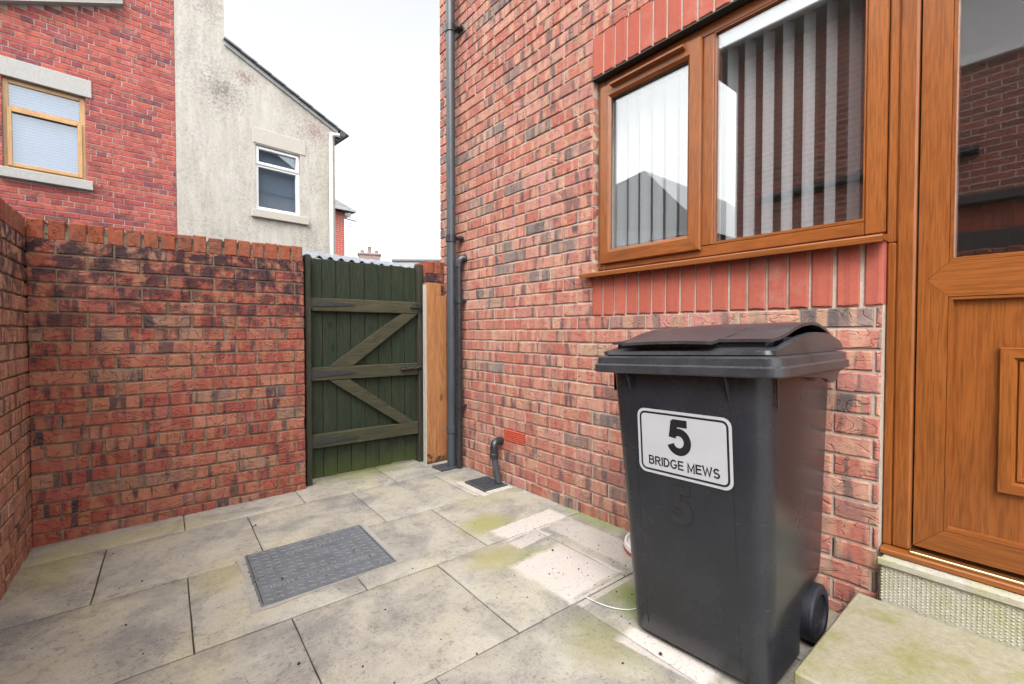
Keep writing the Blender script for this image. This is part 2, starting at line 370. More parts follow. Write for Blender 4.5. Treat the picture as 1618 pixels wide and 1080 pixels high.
M['moss'] = simple('moss', (0.060, 0.062, 0.018), 0.9, 0, 140, 0.5, 0.5, 0.006)
M['tyre'] = simple('dark_tyre', (0.012, 0.014, 0.022), 0.55, 0, 60, 0.2, 0.1)

def bin_mat():
    t = NT('dark_grey_bin_plastic'); o = t.obj()
    n = t.noise(o, 380, 3, 0.6); n2 = t.noise(o, 6, 6, 0.65); sc = t.noise(t.vmath('MULTIPLY', o, (1, 1, 7)), 26, 3, 0.6, 0.6)
    c = t.mix(t.ramp(n2, ((0.4, 0.0), (0.75, 0.6))), (0.017, 0.0190, 0.0245), (0.030, 0.0325, 0.039))
    c = t.mix(t.ramp(sc, ((0.70, 0.0), (0.78, 0.5))), c, (0.15, 0.15, 0.15))
    px = t.noise(o, 900, 2, 0.5); c = t.mix(t.ramp(px, ((0.70, 0.0), (0.76, 0.5))), c, (0.22, 0.21, 0.19))
    return t.fin(c, t.math('ADD', 0.13, t.math('MULTIPLY', n2, 0.26)), t.bump(n, 0.18, 0.0012), spec=0.5)
M['bin'] = bin_mat()
def lid_mat():
    t = NT('scuffed_bin_lid'); o = t.obj()
    n = t.noise(o, 240, 4, 0.7); n2 = t.noise(o, 9, 6, 0.7)
    c = t.mix(t.ramp(n2, ((0.35, 0.0), (0.7, 1.0))), (0.022, 0.024, 0.029), (0.046, 0.048, 0.053))
    c = t.mix(t.ramp(n, ((0.60, 0.0), (0.72, 0.7))), c, (0.24, 0.23, 0.21))
    return t.fin(c, t.math('ADD', 0.20, t.math('MULTIPLY', n2, 0.25)), t.bump(n, 0.18, 0.0015), spec=0.5)
M['lid'] = lid_mat()

def glass_mat(name, tint=(0.96, 0.98, 0.97), f0=0.05, gcol=(1, 1, 1)):
    t = NT(name); t.t.nodes.remove(t.b)
    fc = t.n('ShaderNodeLayerWeight').outputs['Facing']
    fr = t.math('ADD', f0, t.math('MULTIPLY', t.math('POWER', fc, 5.0), 1 - f0), True)
    gl = t.n('ShaderNodeBsdfGlossy'); gl.inputs['Roughness'].default_value = 0.0; gl.inputs['Color'].default_value = (*gcol, 1)
    tr = t.n('ShaderNodeBsdfTransparent'); tr.inputs['Color'].default_value = (*tint, 1)
    mx = t.n('ShaderNodeMixShader'); t.l(fr, mx.inputs[0]); t.l(tr.outputs[0], mx.inputs[1]); t.l(gl.outputs[0], mx.inputs[2]); t.l(mx.outputs[0], t.out.inputs[0])
    return t.m
M['glass'] = glass_mat('window_glass', (0.97, 0.985, 0.98), 0.19, (0.95, 0.98, 1.0))
M['glass_in'] = glass_mat('inner_window_glass', (0.99, 0.99, 0.99), 0.03)
M['glass_far'] = glass_mat('far_window_glass', (0.80, 0.85, 0.90), 0.12, (0.90, 0.95, 1.0))

def slab_mat():
    t = NT('buff_paving_stone'); ps = t.pos(); r = t.rnd(); o = t.obj()
    x, y, z = t.sep(ps)
    n = t.noise(ps, 5.5, 6, 0.62, 0.3); n2 = t.noise(ps, 34, 5, 0.7); n3 = t.noise(ps, 230, 3, 0.6); n4 = t.noise(t.vmath('ADD', ps, (5, 5, 0)), 2.6, 5, 0.6)
    c = t.mix(t.ramp(n, ((0.3, 0.0), (0.7, 1.0))), (0.305, 0.280, 0.228), (0.40, 0.372, 0.318))
    c = t.mix(t.ramp(r, ((0.0, 0.0), (1.0, 0.5))), c, (0.36, 0.345, 0.305))
    c = t.mix(t.ramp(n4, ((0.5, 0.0), (0.72, 0.55))), c, (0.42, 0.375, 0.215))            # yellowish lichen film
    n5 = t.noise(t.vmath('ADD', ps, (11, 2, 0)), 3.4, 6, 0.68, 0.5); c = t.mix(t.ramp(n5, ((0.45, 0.0), (0.64, 0.95))), c, (0.205, 0.194, 0.185))
    # grey-black lichen freckles, clustered
    cl = t.ramp(n, ((0.36, 1.0), (0.60, 0.12)))
    fk = t.ramp(n2, ((0.53, 0.0), (0.66, 1.0)))
    c = t.mix(t.math('MULTIPLY', t.math('MULTIPLY', fk, cl), 0.8), c, (0.14, 0.135, 0.125))
    c = t.mix(t.math('MULTIPLY', t.ramp(n3, ((0.60, 0.0), (0.68, 1.0))), 0.5), c, (0.11, 0.10, 0.09))
    c = t.mix(t.math('MULTIPLY', t.ramp(n3, ((0.30, 1.0), (0.40, 0.0))), 0.25), c, (0.58, 0.55, 0.48))
    edge = t.noise(ps, 14, 5, 0.6)
    def blob(cx, cy, rx, ry, ang=0.0, soft=0.35, box=True):
        ca, sa = math.cos(ang), math.sin(ang)
        dx = t.math('SUBTRACT', x, cx); dy = t.math('SUBTRACT', y, cy)
        a = t.math('ADD', t.math('MULTIPLY', dx, ca / rx), t.math('MULTIPLY', dy, sa / rx)); b = t.math('ADD', t.math('MULTIPLY', dx, -sa / ry), t.math('MULTIPLY', dy, ca / ry))
        a = t.math('ABSOLUTE', a); b = t.math('ABSOLUTE', b)
        d = t.math('MAXIMUM', a, b) if box else t.math('SQRT', t.math('ADD', t.math('MULTIPLY', a, a), t.math('MULTIPLY', b, b)))
        d = t.math('ADD', d, t.math('MULTIPLY', t.math('SUBTRACT', edge, 0.5), 0.9 if not box else 0.35))
        return t.ramp(d, ((1.0 - soft, 1.0), (1.0, 0.0)))
    # algae
    for (cx, cy, rx, ry, k, col) in ((1.90, -1.27, 0.20, 0.16, 0.9, (0.26, 0.255, 0.10)), (1.72, -1.60, 0.20, 0.14, 0.8, (0.28, 0.265, 0.115)), (1.86, -1.72, 0.20, 0.10, 0.75, (0.20, 0.22, 0.085)), (2.40, -1.62, 0.12, 0.30, 0.9, (0.22, 0.26, 0.11)),
                                     (1.96, -2.22, 0.17, 0.22, 0.95, (0.17, 0.20, 0.075)), (1.66, -2.28, 0.16, 0.22, 0.7, (0.22, 0.21, 0.10)), (2.1, -0.95, 0.35, 0.2, 0.35, (0.32, 0.295, 0.15)),
                                     (1.75, 0.10, 0.48, 0.20, 0.8, (0.21, 0.22, 0.09)), (0.12, -0.35, 0.16, 0.35, 0.5, (0.36, 0.34, 0.13)), (0.72, -0.95, 0.16, 0.25, 0.55, (0.36, 0.315, 0.165)), (0.45, -0.18, 0.5, 0.10, 0.4, (0.36, 0.34, 0.14))):
        c = t.mix(t.math('MULTIPLY', blob(cx, cy, rx, ry, soft=0.7, box=False), k), c, col)
    # pale patches where something stood
    for (cx, cy, rx, ry, ang, k) in ((2.075, -1.43, 0.235, 0.085, 0.03, 0.9), (1.885, -1.875, 0.175, 0.19, 0.05, 0.95), (2.20, -1.78, 0.10, 0.30, 0.0, 0.55), (1.96, -1.56, 0.12, 0.045, 0.1, 0.75), (1.90, -2.085, 0.16, 0.025, 0.0, 0.6), (1.765, -2.45, 0.055, 0.16, 0.12, 0.95)):
        c = t.mix(t.math('MULTIPLY', blob(cx, cy, rx, ry, ang, 0.16), k), c, (0.50, 0.455, 0.42))
    sp = t.noise(t.vmath('ADD', ps, (2, 8, 0)), 95, 4, 0.7); c = t.mix(t.math('MULTIPLY', t.ramp(sp, ((0.57, 0.0), (0.66, 1.0))), t.ramp(n5, ((0.35, 0.25), (0.6, 0.75)))), c, (0.085, 0.080, 0.072))
    h = t.math('ADD', n2, t.math('MULTIPLY', n3, 0.5))
    return t.fin(c, 0.88, t.bump(t.math('ADD', h, t.math('MULTIPLY', n, 1.5)), 0.45, 0.006), spec=0.25)
M['slab'] = slab_mat()
M['joint'] = mortar_mat('dirty_joint', (0.085, 0.072, 0.05), (0.045, 0.038, 0.028), 0.55)

def concrete_mat(name, base, algae, stipple=False):
    t = NT(name); ps = t.pos()
    n = t.noise(ps, 7, 6, 0.65, 0.3); n2 = t.noise(ps, 50, 5, 0.7); n3 = t.noise(ps, 300, 2, 0.6)
    c = t.mix(t.ramp(n2, ((0.3, 0.0), (0.7, 1.0))), tuple(k * 0.72 for k in base), base)
    c = t.mix(t.ramp(n, ((0.45, 0.0), (0.68, 0.85))), c, algae)
    c = t.mix(t.ramp(n3, ((0.60, 0.0), (0.70, 0.55))), c, (0.10, 0.095, 0.07))
    return t.fin(c, 0.9, t.bump(t.math('ADD', n2, t.math('MULTIPLY', n3, 0.5)), 0.5, 0.005), spec=0.2)
M['concrete_step'] = concrete_mat('mossy_concrete', (0.34, 0.31, 0.225), (0.20, 0.20, 0.062))
M['concrete_riser'] = concrete_mat('pale_riser_concrete', (0.44, 0.415, 0.34), (0.31, 0.31, 0.16))
M['cement'] = concrete_mat('pale_cement_fillet', (0.52, 0.50, 0.46), (0.40, 0.38, 0.30))
M['bed'] = concrete_mat('grey_bedding_mortar', (0.36, 0.345, 0.315), (0.27, 0.255, 0.21))
M['lintel'] = concrete_mat('painted_stone', (0.46, 0.46, 0.45), (0.38, 0.38, 0.36))
M['cream_lintel'] = concrete_mat('cream_painted_stone', (0.50, 0.475, 0.43), (0.45, 0.42, 0.365))
def cover_mat():
    t = NT('grey_composite_cover'); ps = t.pos(); n = t.noise(ps, 18, 6, 0.7); n2 = t.noise(ps, 260, 3, 0.6)
    c = t.mix(t.ramp(n, ((0.3, 0.0), (0.7, 1.0))), (0.075, 0.085, 0.10), (0.135, 0.145, 0.16))
    c = t.mix(t.ramp(n2, ((0.58, 0.0), (0.68, 0.6))), c, (0.30, 0.29, 0.25))
    return t.fin(c, 0.6, t.bump(n2, 0.3, 0.002), spec=0.4)
M['cover'] = cover_mat()
M['cover_stud'] = simple('worn_cover_studs', (0.20, 0.21, 0.225), 0.5, 0, 90, 0.3, 0.2)
def render_mat():
    t = NT('stained_white_render'); ps = t.pos(); x, y, z = t.sep(ps); o = t.obj(); ox, oy, oz = t.sep(o)
    n = t.noise(ps, 26, 6, 0.7); n2 = t.noise(ps, 1.3, 5, 0.6); n3 = t.noise(ps, 130, 4, 0.7); st = t.noise(t.vmath('MULTIPLY', ps, (5, 5, 0.9)), 2.0, 5, 0.65)
    c = t.mix(t.ramp(st, ((0.35, 0.0), (0.7, 1.0))), (0.40, 0.378, 0.335), (0.52, 0.498, 0.455))
    c = t.mix(t.math('MULTIPLY', t.ramp(t.math('ADD', t.math('MULTIPLY', n3, 0.6), t.math('MULTIPLY', n, 0.4)), ((0.49, 0.0), (0.60, 1.0))), t.ramp(n2, ((0.40, 0.15), (0.62, 0.8)))), c, (0.13, 0.12, 0.115))
    def blob(cx, cz, rx, rz, k, col, c):
        a = t.math('MULTIPLY', t.math('SUBTRACT', ox, cx), 1 / rx); b = t.math('MULTIPLY', t.math('SUBTRACT', oz, cz), 1 / rz)
        d = t.math('SQRT', t.math('ADD', t.math('MULTIPLY', a, a), t.math('MULTIPLY', b, b)))
        m = t.ramp(t.math('ADD', t.math('MULTIPLY', t.math('MAXIMUM', t.math('SUBTRACT', 1.15, d), -1.0), 0.13), t.math('ADD', t.math('MULTIPLY', n3, 0.62), t.math('MULTIPLY', n, 0.38))), ((0.555, 0.0), (0.66, 0.9)))
        return t.mix(t.math('MULTIPLY', m, k), c, col)
    c = blob(1.55, 4.95, 0.45, 0.40, 0.95, (0.14, 0.13, 0.125), c); c = blob(1.9, 5.28, 0.28, 0.18, 0.9, (0.20, 0.125, 0.11), c)
    c = blob(1.35, 6.3, 0.4, 0.5, 0.7, (0.18, 0.17, 0.16), c); c = blob(3.05, 4.75, 0.4, 0.35, 0.9, (0.19, 0.12, 0.11), c); c = blob(2.6, 5.1, 0.5, 0.3, 0.6, (0.24, 0.20, 0.18), c)
    c = blob(3.25, 3.6, 0.25, 1.3, 0.6, (0.28, 0.24, 0.20), c); c = blob(1.2, 5.4, 0.4, 0.6, 0.5, (0.25, 0.24, 0.23), c)
    return t.fin(c, 0.92, t.bump(t.math('ADD', n, n3), 0.5, 0.012), spec=0.2)
M['render'] = render_mat()
def corr_mat():
    t = NT('galvanised_corrugated_sheet'); ps = t.pos(); n = t.noise(ps, 6, 5, 0.6)
    c = t.mix(t.ramp(n, ((0.35, 0.0), (0.7, 1.0))), (0.15, 0.17, 0.20), (0.27, 0.29, 0.32))
    return t.fin(c, 0.5, None, 0.3)
M['corrugated'] = corr_mat()
def far_brick_tex(name, c1, c2, mortar, scale=1.0):
    """brickwork seen only small or in reflections"""
    t = NT(name); o = t.obj(); x, y, z = t.sep(o)
    b = t.n('ShaderNodeTexBrick'); t.l(t.comb(t.math('ADD', x, y), z, 0.0), b.inputs['Vector'])
    b.inputs['Scale'].default_value = scale; b.inputs['Brick Width'].default_value = 0.225; b.inputs['Row Height'].default_value = 0.075; b.inputs['Mortar Size'].default_value = 0.006
    for k, v in (('Color1', c1), ('Color2', c2), ('Mortar', mortar)): b.inputs[k].default_value = (*v, 1)
    n = t.noise(o, 18, 4, 0.6)
    c = t.mix(0.6, b.outputs[0], t.ramp(n, ((0.3, 0.6), (0.7, 1.2))), 'MULTIPLY')
    return t.fin(c, 0.9, t.bump(t.math('SUBTRACT', 1.0, b.outputs['Fac']), 0.5, 0.006))
M['opp_brick'] = far_brick_tex('opposite_brickwork', (0.36, 0.115, 0.085), (0.20, 0.085, 0.07), (0.46, 0.38, 0.32))
M['distant_brick'] = far_brick_tex('distant_red_brickwork', (0.42, 0.085, 0.055), (0.36, 0.07, 0.05), (0.42, 0.33, 0.30))
M['chimney_brick'] = far_brick_tex('distant_brown_brickwork', (0.24, 0.16, 0.14), (0.19, 0.13, 0.12), (0.30, 0.27, 0.25))

# ---------------------------------------------------------------- brick pieces
def brick_shape(L, H, D, seed, jit=0.0016, ch=0.0035):
    """front face in the plane y=0 looking to -Y, lower left corner at the origin"""
    rg = random.Random(seed); J = lambda k=1.0: rg.uniform(-jit, jit) * k
    xs = [0, L * 0.33 + J(3), L * 0.67 + J(3), L]
    low = [(xs[i], J()) for i in range(4)]; up = [(xs[i], H + J()) for i in (3, 2, 1, 0)]
    ring = low + up
    cx, cz = L / 2, H / 2
    inner = []
    for (x, z) in ring:
        ix = x + (ch + abs(J(1.4))) * (1 if x < 1e-3 else -1 if x > L - 1e-3 else 0); iz = z + (ch + abs(J(1.4))) * (1 if z < cz else -1)
        inner.append((ix, iz))
    n = len(ring); v = []; f = []
    v += [(x, ch * 0.9 + abs(J()), z) for x, z in ring]; v += [(x, J(0.8), z) for x, z in inner]; v += [(x, D, z) for x, z in ring]
    for i in range(n):
        j = (i + 1) % n; f.append((i, j, n + j, n + i)); f.append((2 * n + i, 2 * n + j, j, i))
    f.append((n + 0, n + 1, n + 6, n + 7)); f.append((n + 1, n + 2, n + 5, n + 6)); f.append((n + 2, n + 3, n + 4, n + 5))
    return v, f
_bm = {}
def brick_mesh(L, H, D, var, mat):
    key = (round(L, 3), round(H, 3), round(D, 3), var, mat.name)
    if key in _bm: return _bm[key]
    v, f = brick_shape(L, H, D, hash((round(L, 3), round(H, 3), var)) & 0xffff)
    me = bpy.data.meshes.new('brick'); me.from_pydata(v, [], f); me.materials.append(mat)
    uvl = me.uv_layers.new(name='UVMap')
    for lp in me.loops:
        p = me.vertices[lp.vertex_index].co; uvl.data[lp.index].uv = (p.x + 0.0, p.z)
    bm = bmesh.new(); bm.from_mesh(me); bmesh.ops.recalc_face_normals(bm, faces=bm.faces); bm.to_mesh(me); bm.free()
    _bm[key] = me; return me
RB = random.Random(5)
def lay_single(name, parent, x, z, L, H, mat, D=0.03, y=0.0, rz=0.0, jit=0.0015):
    me = brick_mesh(L, H, D, RB.randrange(5), mat)
    o = bpy.data.objects.new(name, me); o.location = (x, y + RB.uniform(-jit, jit), z); o.rotation_euler = (RB.uniform(-.006, .006), 0, rz + RB.uniform(-.004, .004))
    return link(o, parent)
def lay_joined(name, parent, items, mat, D=0.03):
    """bricks too many or too small to keep apart, joined with a per-brick random value"""
    vs = []; fs = []; rn = []; uv = []
    for (x, z, L, H) in items:
        v, f = brick_shape(L, H, D, RB.randrange(9999)); b = len(vs); dy = RB.uniform(-.0015, .0015)
        vs += [(q[0] + x, q[1] + dy, q[2] + z) for q in v]; r = RB.random()
        for q in f: fs.append(tuple(b + i for i in q)); rn.append(r)
        uv += [(q[0], q[2]) for q in v]
    me = bpy.data.meshes.new(name); me.from_pydata(vs, [], fs); me.materials.append(mat)
    at = me.attributes.new('rnd', 'FLOAT', 'FACE'); at.data.foreach_set('value', rn)
    ul = me.uv_layers.new(name='UVMap')
    for lp in me.loops: ul.data[lp.index].uv = uv[lp.vertex_index]
    bm = bmesh.new(); bm.from_mesh(me); bmesh.ops.recalc_face_normals(bm, faces=bm.faces); bm.to_mesh(me); bm.free()
    o = bpy.data.objects.new(name, me); o['kind'] = 'stuff'
    return link(o, parent)
def courses(x0, x1, z0, nrows, hdr=(), start=0, mod=0.225, ch=0.075, joint=0.0085, odd=0.1125, holes=(), wob=0.004, phase=0.0):
    """rectangles (x, z, L, H, row) of a running bond clipped to x0..x1 and to holes (hx0,hx1,hz0,hz1)"""
    out = []; rg = random.Random(int(x0 * 977 + z0 * 331) + 11)
    for i in range(nrows):
        z = z0 + ch * i; spans = [(x0, x1)]
        for (a, b, c, d) in holes:
            if z + ch * 0.6 > c and z + ch * 0.4 < d:
                ns = []
                for (p, q) in spans:
                    if b <= p or a >= q: ns.append((p, q)); continue
                    if a > p: ns.append((p, a))
                    if b < q: ns.append((b, q))
                spans = ns
        m = mod / 2 if (i in hdr) else mod
        off = phase + ((i + start) % 2) * odd + (0.056 if i in hdr else 0)
        for (p, q) in spans:
            k = math.floor((p - off) / m) - 1
            while True:
                a = off + k * m + rg.uniform(-wob, wob); b = off + (k + 1) * m - joint + rg.uniform(-wob, wob) * 0.5; k += 1
                if a > q: break
                a = max(a, p); b = min(b, q)
                if b - a > 0.010: out.append((a, z, round(b - a, 2 if False else 3), ch - joint, i))
    return out
def snap(L):   # few distinct lengths so that meshes are shared
    return round(L * 500) / 500

# ================================================================ SETTING
g = MB(); S = 160
g.add([(-S, -S, -0.06), (S, -S, -0.06), (S, S, -0.06), (-S, S, -0.06)], [(0, 1, 2, 3)])
tag(g.build('ground', M['asphalt']), kind='structure')

patio = MB()
pp = [uv2xy(u, v) for u, v in ((-0.05, -6.5), (2.60, -6.5), (2.60, 0.50), (-0.05, 0.50))]
patio.add([(x, y, gz(x, y) - 0.008) for x, y in pp] + [(x, y, -0.3) for x, y in pp], [(0, 1, 2, 3), (0, 4, 5, 1), (1, 5, 6, 2), (2, 6, 7, 3), (3, 7, 4, 0)])
PATIO = tag(patio.build('patio', M['joint']), kind='structure')
def slab(u0, u1, v0, v1, seed):
    rg = random.Random(seed); g2 = 0.0026; nx = max(2, int((u1 - u0) / 0.08)) + 2; ny = max(2, int((v1 - v0) / 0.08)) + 2; eb = 0.006
    def cell(a, b, i, n_): return a if i == 0 else b if i == n_ else a + eb + (b - a - 2 * eb) * (i - 1) / (n_ - 2)
    vs = []; fs = []; tilt = (rg.uniform(-.0015, .0015), rg.uniform(-.0015, .0015)); dz = rg.uniform(-.0008, .0012)
    uc, vc = (u0 + u1) / 2, (v0 + v1) / 2
    ox, oy = uv2xy(uc, vc); oz = gz(ox, oy)
    for j in range(ny + 1):
        for i in range(nx + 1):
            u = cell(u0 + g2, u1 - g2, i, nx); v = cell(v0 + g2, v1 - g2, j, ny)
            e = i in (0, nx) or j in (0, ny)
            if e:
                wv = noise.noise(Vector((u * 14, v * 14, seed))) * 0.0022
                if i in (0, nx): u += wv
                if j in (0, ny): v += wv
            x, y = uv2xy(u, v)
            z = gz(x, y) + dz + tilt[0] * (u - uc) + tilt[1] * (v - vc) + noise.noise(Vector((u * 7, v * 7, seed * .37))) * 0.0016
            vs.append((x - ox, y - oy, z - oz - (0.003 if e else 0)))
    W = nx + 1
    fs = [(j * W + i, j * W + i + 1, (j + 1) * W + i + 1, (j + 1) * W + i) for j in range(ny) for i in range(nx)]
    rim = [i for i in range(W)] + [j * W + nx for j in range(1, ny + 1)] + [ny * W + i for i in range(nx - 1, -1, -1)] + [j * W for j in range(ny - 1, 0, -1)]
    b = len(vs); vs += [(vs[i][0], vs[i][1], vs[i][2] - 0.035) for i in rim]; n = len(rim)
    sf = [(rim[k], b + k, b + (k + 1) % n, rim[(k + 1) % n]) for k in range(n)]
    m = MB(); m.add(vs, fs, True); m.add([], []);
    bb = 0
    for f in sf: m.f.append(f); m.sm.append(False); m.mi.append(0)
    return m.build('paving_slab', M['slab'], PATIO, (ox, oy, oz))
rows = [(-0.256, 0.02, (-0.02, 0.617, 1.225)), (-0.256, 0.40, (1.225, 1.825, 2.50)), (-0.856, -0.256, (-0.02, 0.30, 0.91, 1.508, 2.09, 2.55)), (-1.457, -0.856, (-0.02, 0.61, 1.187, 1.777, 2.55)),
        (-2.052, -1.457, (-0.02, 0.31, 0.905, 1.502, 2.07, 2.60)), (-2.652, -2.052, (-0.02, 0.59, 1.18, 1.772, 2.60)), (-3.252, -2.652, (-0.02, 0.3, 0.9, 1.5, 2.1, 2.60)), (-3.852, -3.252, (-0.02, 0.6, 1.2, 1.8, 2.60)),
        (-4.452, -3.852, (-0.02, 0.3, 0.9, 1.5, 2.1, 2.60)), (-5.052, -4.452, (-0.02, 0.6, 1.2, 1.8, 2.60)), (-5.652, -5.052, (-0.02, 0.3, 0.9, 1.5, 2.1, 2.60))]
sid = 1
for v0, v1, us in rows:
    for a, b in zip(us[:-1], us[1:]): slab(a, b, v0, v1, sid); sid += 1

# ================================================================ BACK GARDEN WALL
def garden_wall(root_name, loc, rz, X0, X1, label, matb, ind, hdr_top, seed, coping_mat, depth=0.2):
    root = empty(root_name, loc, rz); tag(root, label, 'wall', 'brick walls of the yard')
    core = MB().box(X0 + 0.004, X1 - 0.004, 0.007, depth, -0.05, 1.600)
    wall = core.build('mortar_core', M['mortar_garden'], root)
    joined = []
    n = 22; zbase = 1.555 - 0.075 * n
    hd = [n - h for h in hdr_top]
    for (x, z, L, H, i) in courses(X0, X1, zbase + 0.010, n, hdr=hd, start=seed, phase=0.03 * seed):
        if ind(x, z): lay_single('brick', root, x, z, snap(L), H, matb)
        else: joined.append((x, z, L, H))
    if joined: lay_joined('brickwork', root, joined, matb)
    return root
bw = garden_wall('garden_wall', (0, 0, 0), 0, 0.0, 1.29, 'dark-stained red brick garden wall left of the green gate', M['brick_garden'], lambda x, z: True, (7, 15), 0, None)
rgc = random.Random(3)
cw = 1.29 / 17
def coping(parent, xs, mat):
    for x in xs:
        me = brick_mesh(0.064 + 0.002 * rgc.choice((-1, 0, 1)), 0.098 + 0.003 * rgc.choice((-1, 0, 1)), 0.21, rgc.randrange(6), mat)
        o = bpy.data.objects.new('coping_brick', me); o.location = (x + rgc.uniform(-.002, .002), rgc.uniform(-.004, .003), 1.557); o.rotation_euler = (rgc.uniform(-.02, .02), rgc.uniform(-.02, .02), rgc.uniform(-.025, .025))
        link(o, parent)
coping(bw, [0.004 + cw * i for i in range(17)], M['brick_coping'])
MB().box(0.002, 1.286, 0.016, 0.205, 1.55, 1.632).build('coping_mortar', M['mortar_garden'], bw)
# left side wall: local X = world y, faces +x
lw = garden_wall('garden_wall', (0, 0, 0), R(90), -4.6, 0.20, 'long red brick side wall running along the left edge', M['brick_side'], lambda x, z: x > -0.85, (7, 15), 1, None)
coping(lw, [0.012 - 0.0755 * i for i in range(1, 60)], M['brick_coping'])
MB().box(-4.59, 0.19, 0.016, 0.195, 1.55, 1.632).build('coping_mortar', M['mortar_garden'], lw)

# ================================================================ PIER between gate and house
pier = empty('brick_pier'); tag(pier, 'short red brick pier between the orange timber post and the house', 'pier')
MB().box(2.207, 2.375, 0.007, 0.20, -0.05, 1.60).build('mortar_core', M['mortar_garden'], pier)
zb = 1.555 - 0.075 * 21
for i in range(21):
    z = zb + 0.010 + 0.075 * i
    if i % 2: parts = ((2.20, 0.1025), (2.3125, 0.055))
    else: parts = ((2.20, 0.165),)
    for x, L in parts: lay_single('brick', pier, x, z, L, 0.065, M['brick_garden'])
    # left end face (faces -x): bricks turned by 90 degrees
    for yy, L in (((0.205, 0.2),) if i % 2 else ((0.205, 0.095), (0.100, 0.095))):
        me = brick_mesh(L, 0.065, 0.03, RB.randrange(5), M['brick_garden']); o = bpy.data.objects.new('brick', me); o.location = (2.2005, yy, z); o.rotation_euler = (0, 0, R(-90)); link(o, pier)
for x in (2.201, 2.276): 
    me = brick_mesh(0.066, 0.095, 0.21, 1, M['brick_coping']); o = bpy.data.objects.new('coping_brick', me); o.location = (x, -0.002, 1.557); link(o, pier)
me = brick_mesh(0.03, 0.095, 0.21, 2, M['brick_coping']); o = bpy.data.objects.new('coping_brick', me); o.location = (2.35, -0.002, 1.557); link(o, pier)
MB().box(2.205, 2.375, 0.012, 0.20, 1.55, 1.64).build('coping_mortar', M['mortar_garden'], pier)

# ================================================================ HOUSE
house = empty('house', HO, HROT)
tag(house, 'red multi-tone brick house with golden oak window and door', 'house')
WX0, WX1, WZ0, WZ1 = -0.002, 1.262, 1.394, 2.450          # window opening
DX0, DX1, DZ0 = 1.262, 2.215, 0.345                        # door opening
EAVE = 5.05; HX0, HX1 = -1.632, 3.6
core = MB(); T = 0.26
def wallbox(a, b, c, d): core.box(a, b, 0.007, T, c, d)
wallbox(HX0 + .005, WX0, -0.08, EAVE); wallbox(WX0, WX1, -0.08, WZ0 - 0.002); wallbox(WX0, DX1, WZ1 + 0.004, EAVE); wallbox(DX0, DX1, -0.08, DZ0 - 0.005); wallbox(DX1, HX1, -0.08, EAVE)
HD = 3.9
core.box(HX0 + .005, HX0 + .30, T, HD, -0.08, EAVE); core.box(HX1 - .3, HX1, T, HD, -0.08, EAVE)
GX0, GX1, GZ0, GZ1 = 1.95, 3.15, 0.37, 2.6              # unseen doors added on the far side to light the blind slats
core.box(HX0 + .005, GX0, HD, HD + .3, -0.08, EAVE); core.box(GX1, HX1, HD, HD + .3, -0.08, EAVE); core.box(GX0, GX1, HD, HD + .3, -0.08, GZ0); core.box(GX0, GX1, HD, HD + .3, GZ1, EAVE)
wall = core.build('wall', M['mortar_house'], house)
ZC = 1.169                                                # a bed joint level
n0 = 17
holes = [(WX0 - .001, WX1 + .004, ZC, 2.686), (DX0 - 0.003, DX1 + 0.003, -1, 2.686)]
lay = courses(HX0, HX1, ZC - 0.075 * n0 + 0.010, 69, start=1, holes=holes, wob=0.002, phase=0.0065)
AIR = (-0.83, -0.615, 0.365, 0.44)
def vis(x, z, L, H):
    cs = [project(h2w(a, 0, b)) for a in (x, x + L) for b in (z, z + H)]
    if any(c is None for c in cs): return 0
    cx = sum(c[0] for c in cs) / 4; cy = sum(c[1] for c in cs) / 4
    if not (-5 < cx < 1623 and -5 < cy < 1085): return 0
    wpx = max(c[0] for c in cs) - min(c[0] for c in cs); hpx = max(c[1] for c in cs) - min(c[1] for c in cs)
    if 975 < cx < 1300 and cy > 590: return 0.001           # behind the bin
    return wpx * hpx
air_i = min(range(len(lay)), key=lambda k: abs(lay[k][0] - AIR[0]) + 5 * abs(lay[k][1] - 0.37))
ax, az, aL, aH, _ = lay.pop(air_i)
order = sorted(range(len(lay)), key=lambda k: -vis(*lay[k][:4]))
top = set(order[:300])
joined = []
for k, (x, z, L, H, i) in enumerate(lay):
    if k in top: lay_single('brick', wall, x, z, snap(L), H, M['brick_house'])
    else: joined.append((x, z, L, H))
lay_joined('brickwork', wall, joined, M['brick_house'])
# left return of the house corner (faces away from the yard) and jamb returns of the window
for i in range(14):
    z = WZ0 + 0.012 + 0.075 * i
    me = brick_mesh(0.10 if i % 2 else 0.085, 0.065, 0.02, i % 5, M['brick_house']); o = bpy.data.objects.new('brick', me)
    o.location = (WX0 + 0.0006, 0.003, z - 0.002); o.rotation_euler = (0, 0, R(90)); link(o, wall)
# soldier courses under the sill and over the window
xs = WX0 + 0.004; k = 0
while xs < WX1 - 0.02:
    L = 0.0645 if xs < 1.1 else 0.066
    if xs + L > WX1 + 0.001: L = WX1 - xs
    lay_single('soldier_brick', wall, xs, ZC + 0.008, round(L, 3), 0.214, M['brick_red'], D=0.05, y=-0.001)
    xs += L + (0.0105 if xs < 1.03 else 0.0145); k += 1
xs = WX0 + 0.002
while xs < DX1 - 0.02:
    lay_single('soldier_brick', wall, xs, WZ1 + 0.012, 0.0645, 0.216, M['brick_red'], D=0.2, y=-0.001); xs += 0.0752
# steel lintel lip shown under the soldiers
MB().cbox(WX0 - 0.002, DX1, -0.004, 0.09, WZ1 - 0.0015, WZ1 + 0.0055, 0.001).build('lintel_lip', M['black_iron'], house)
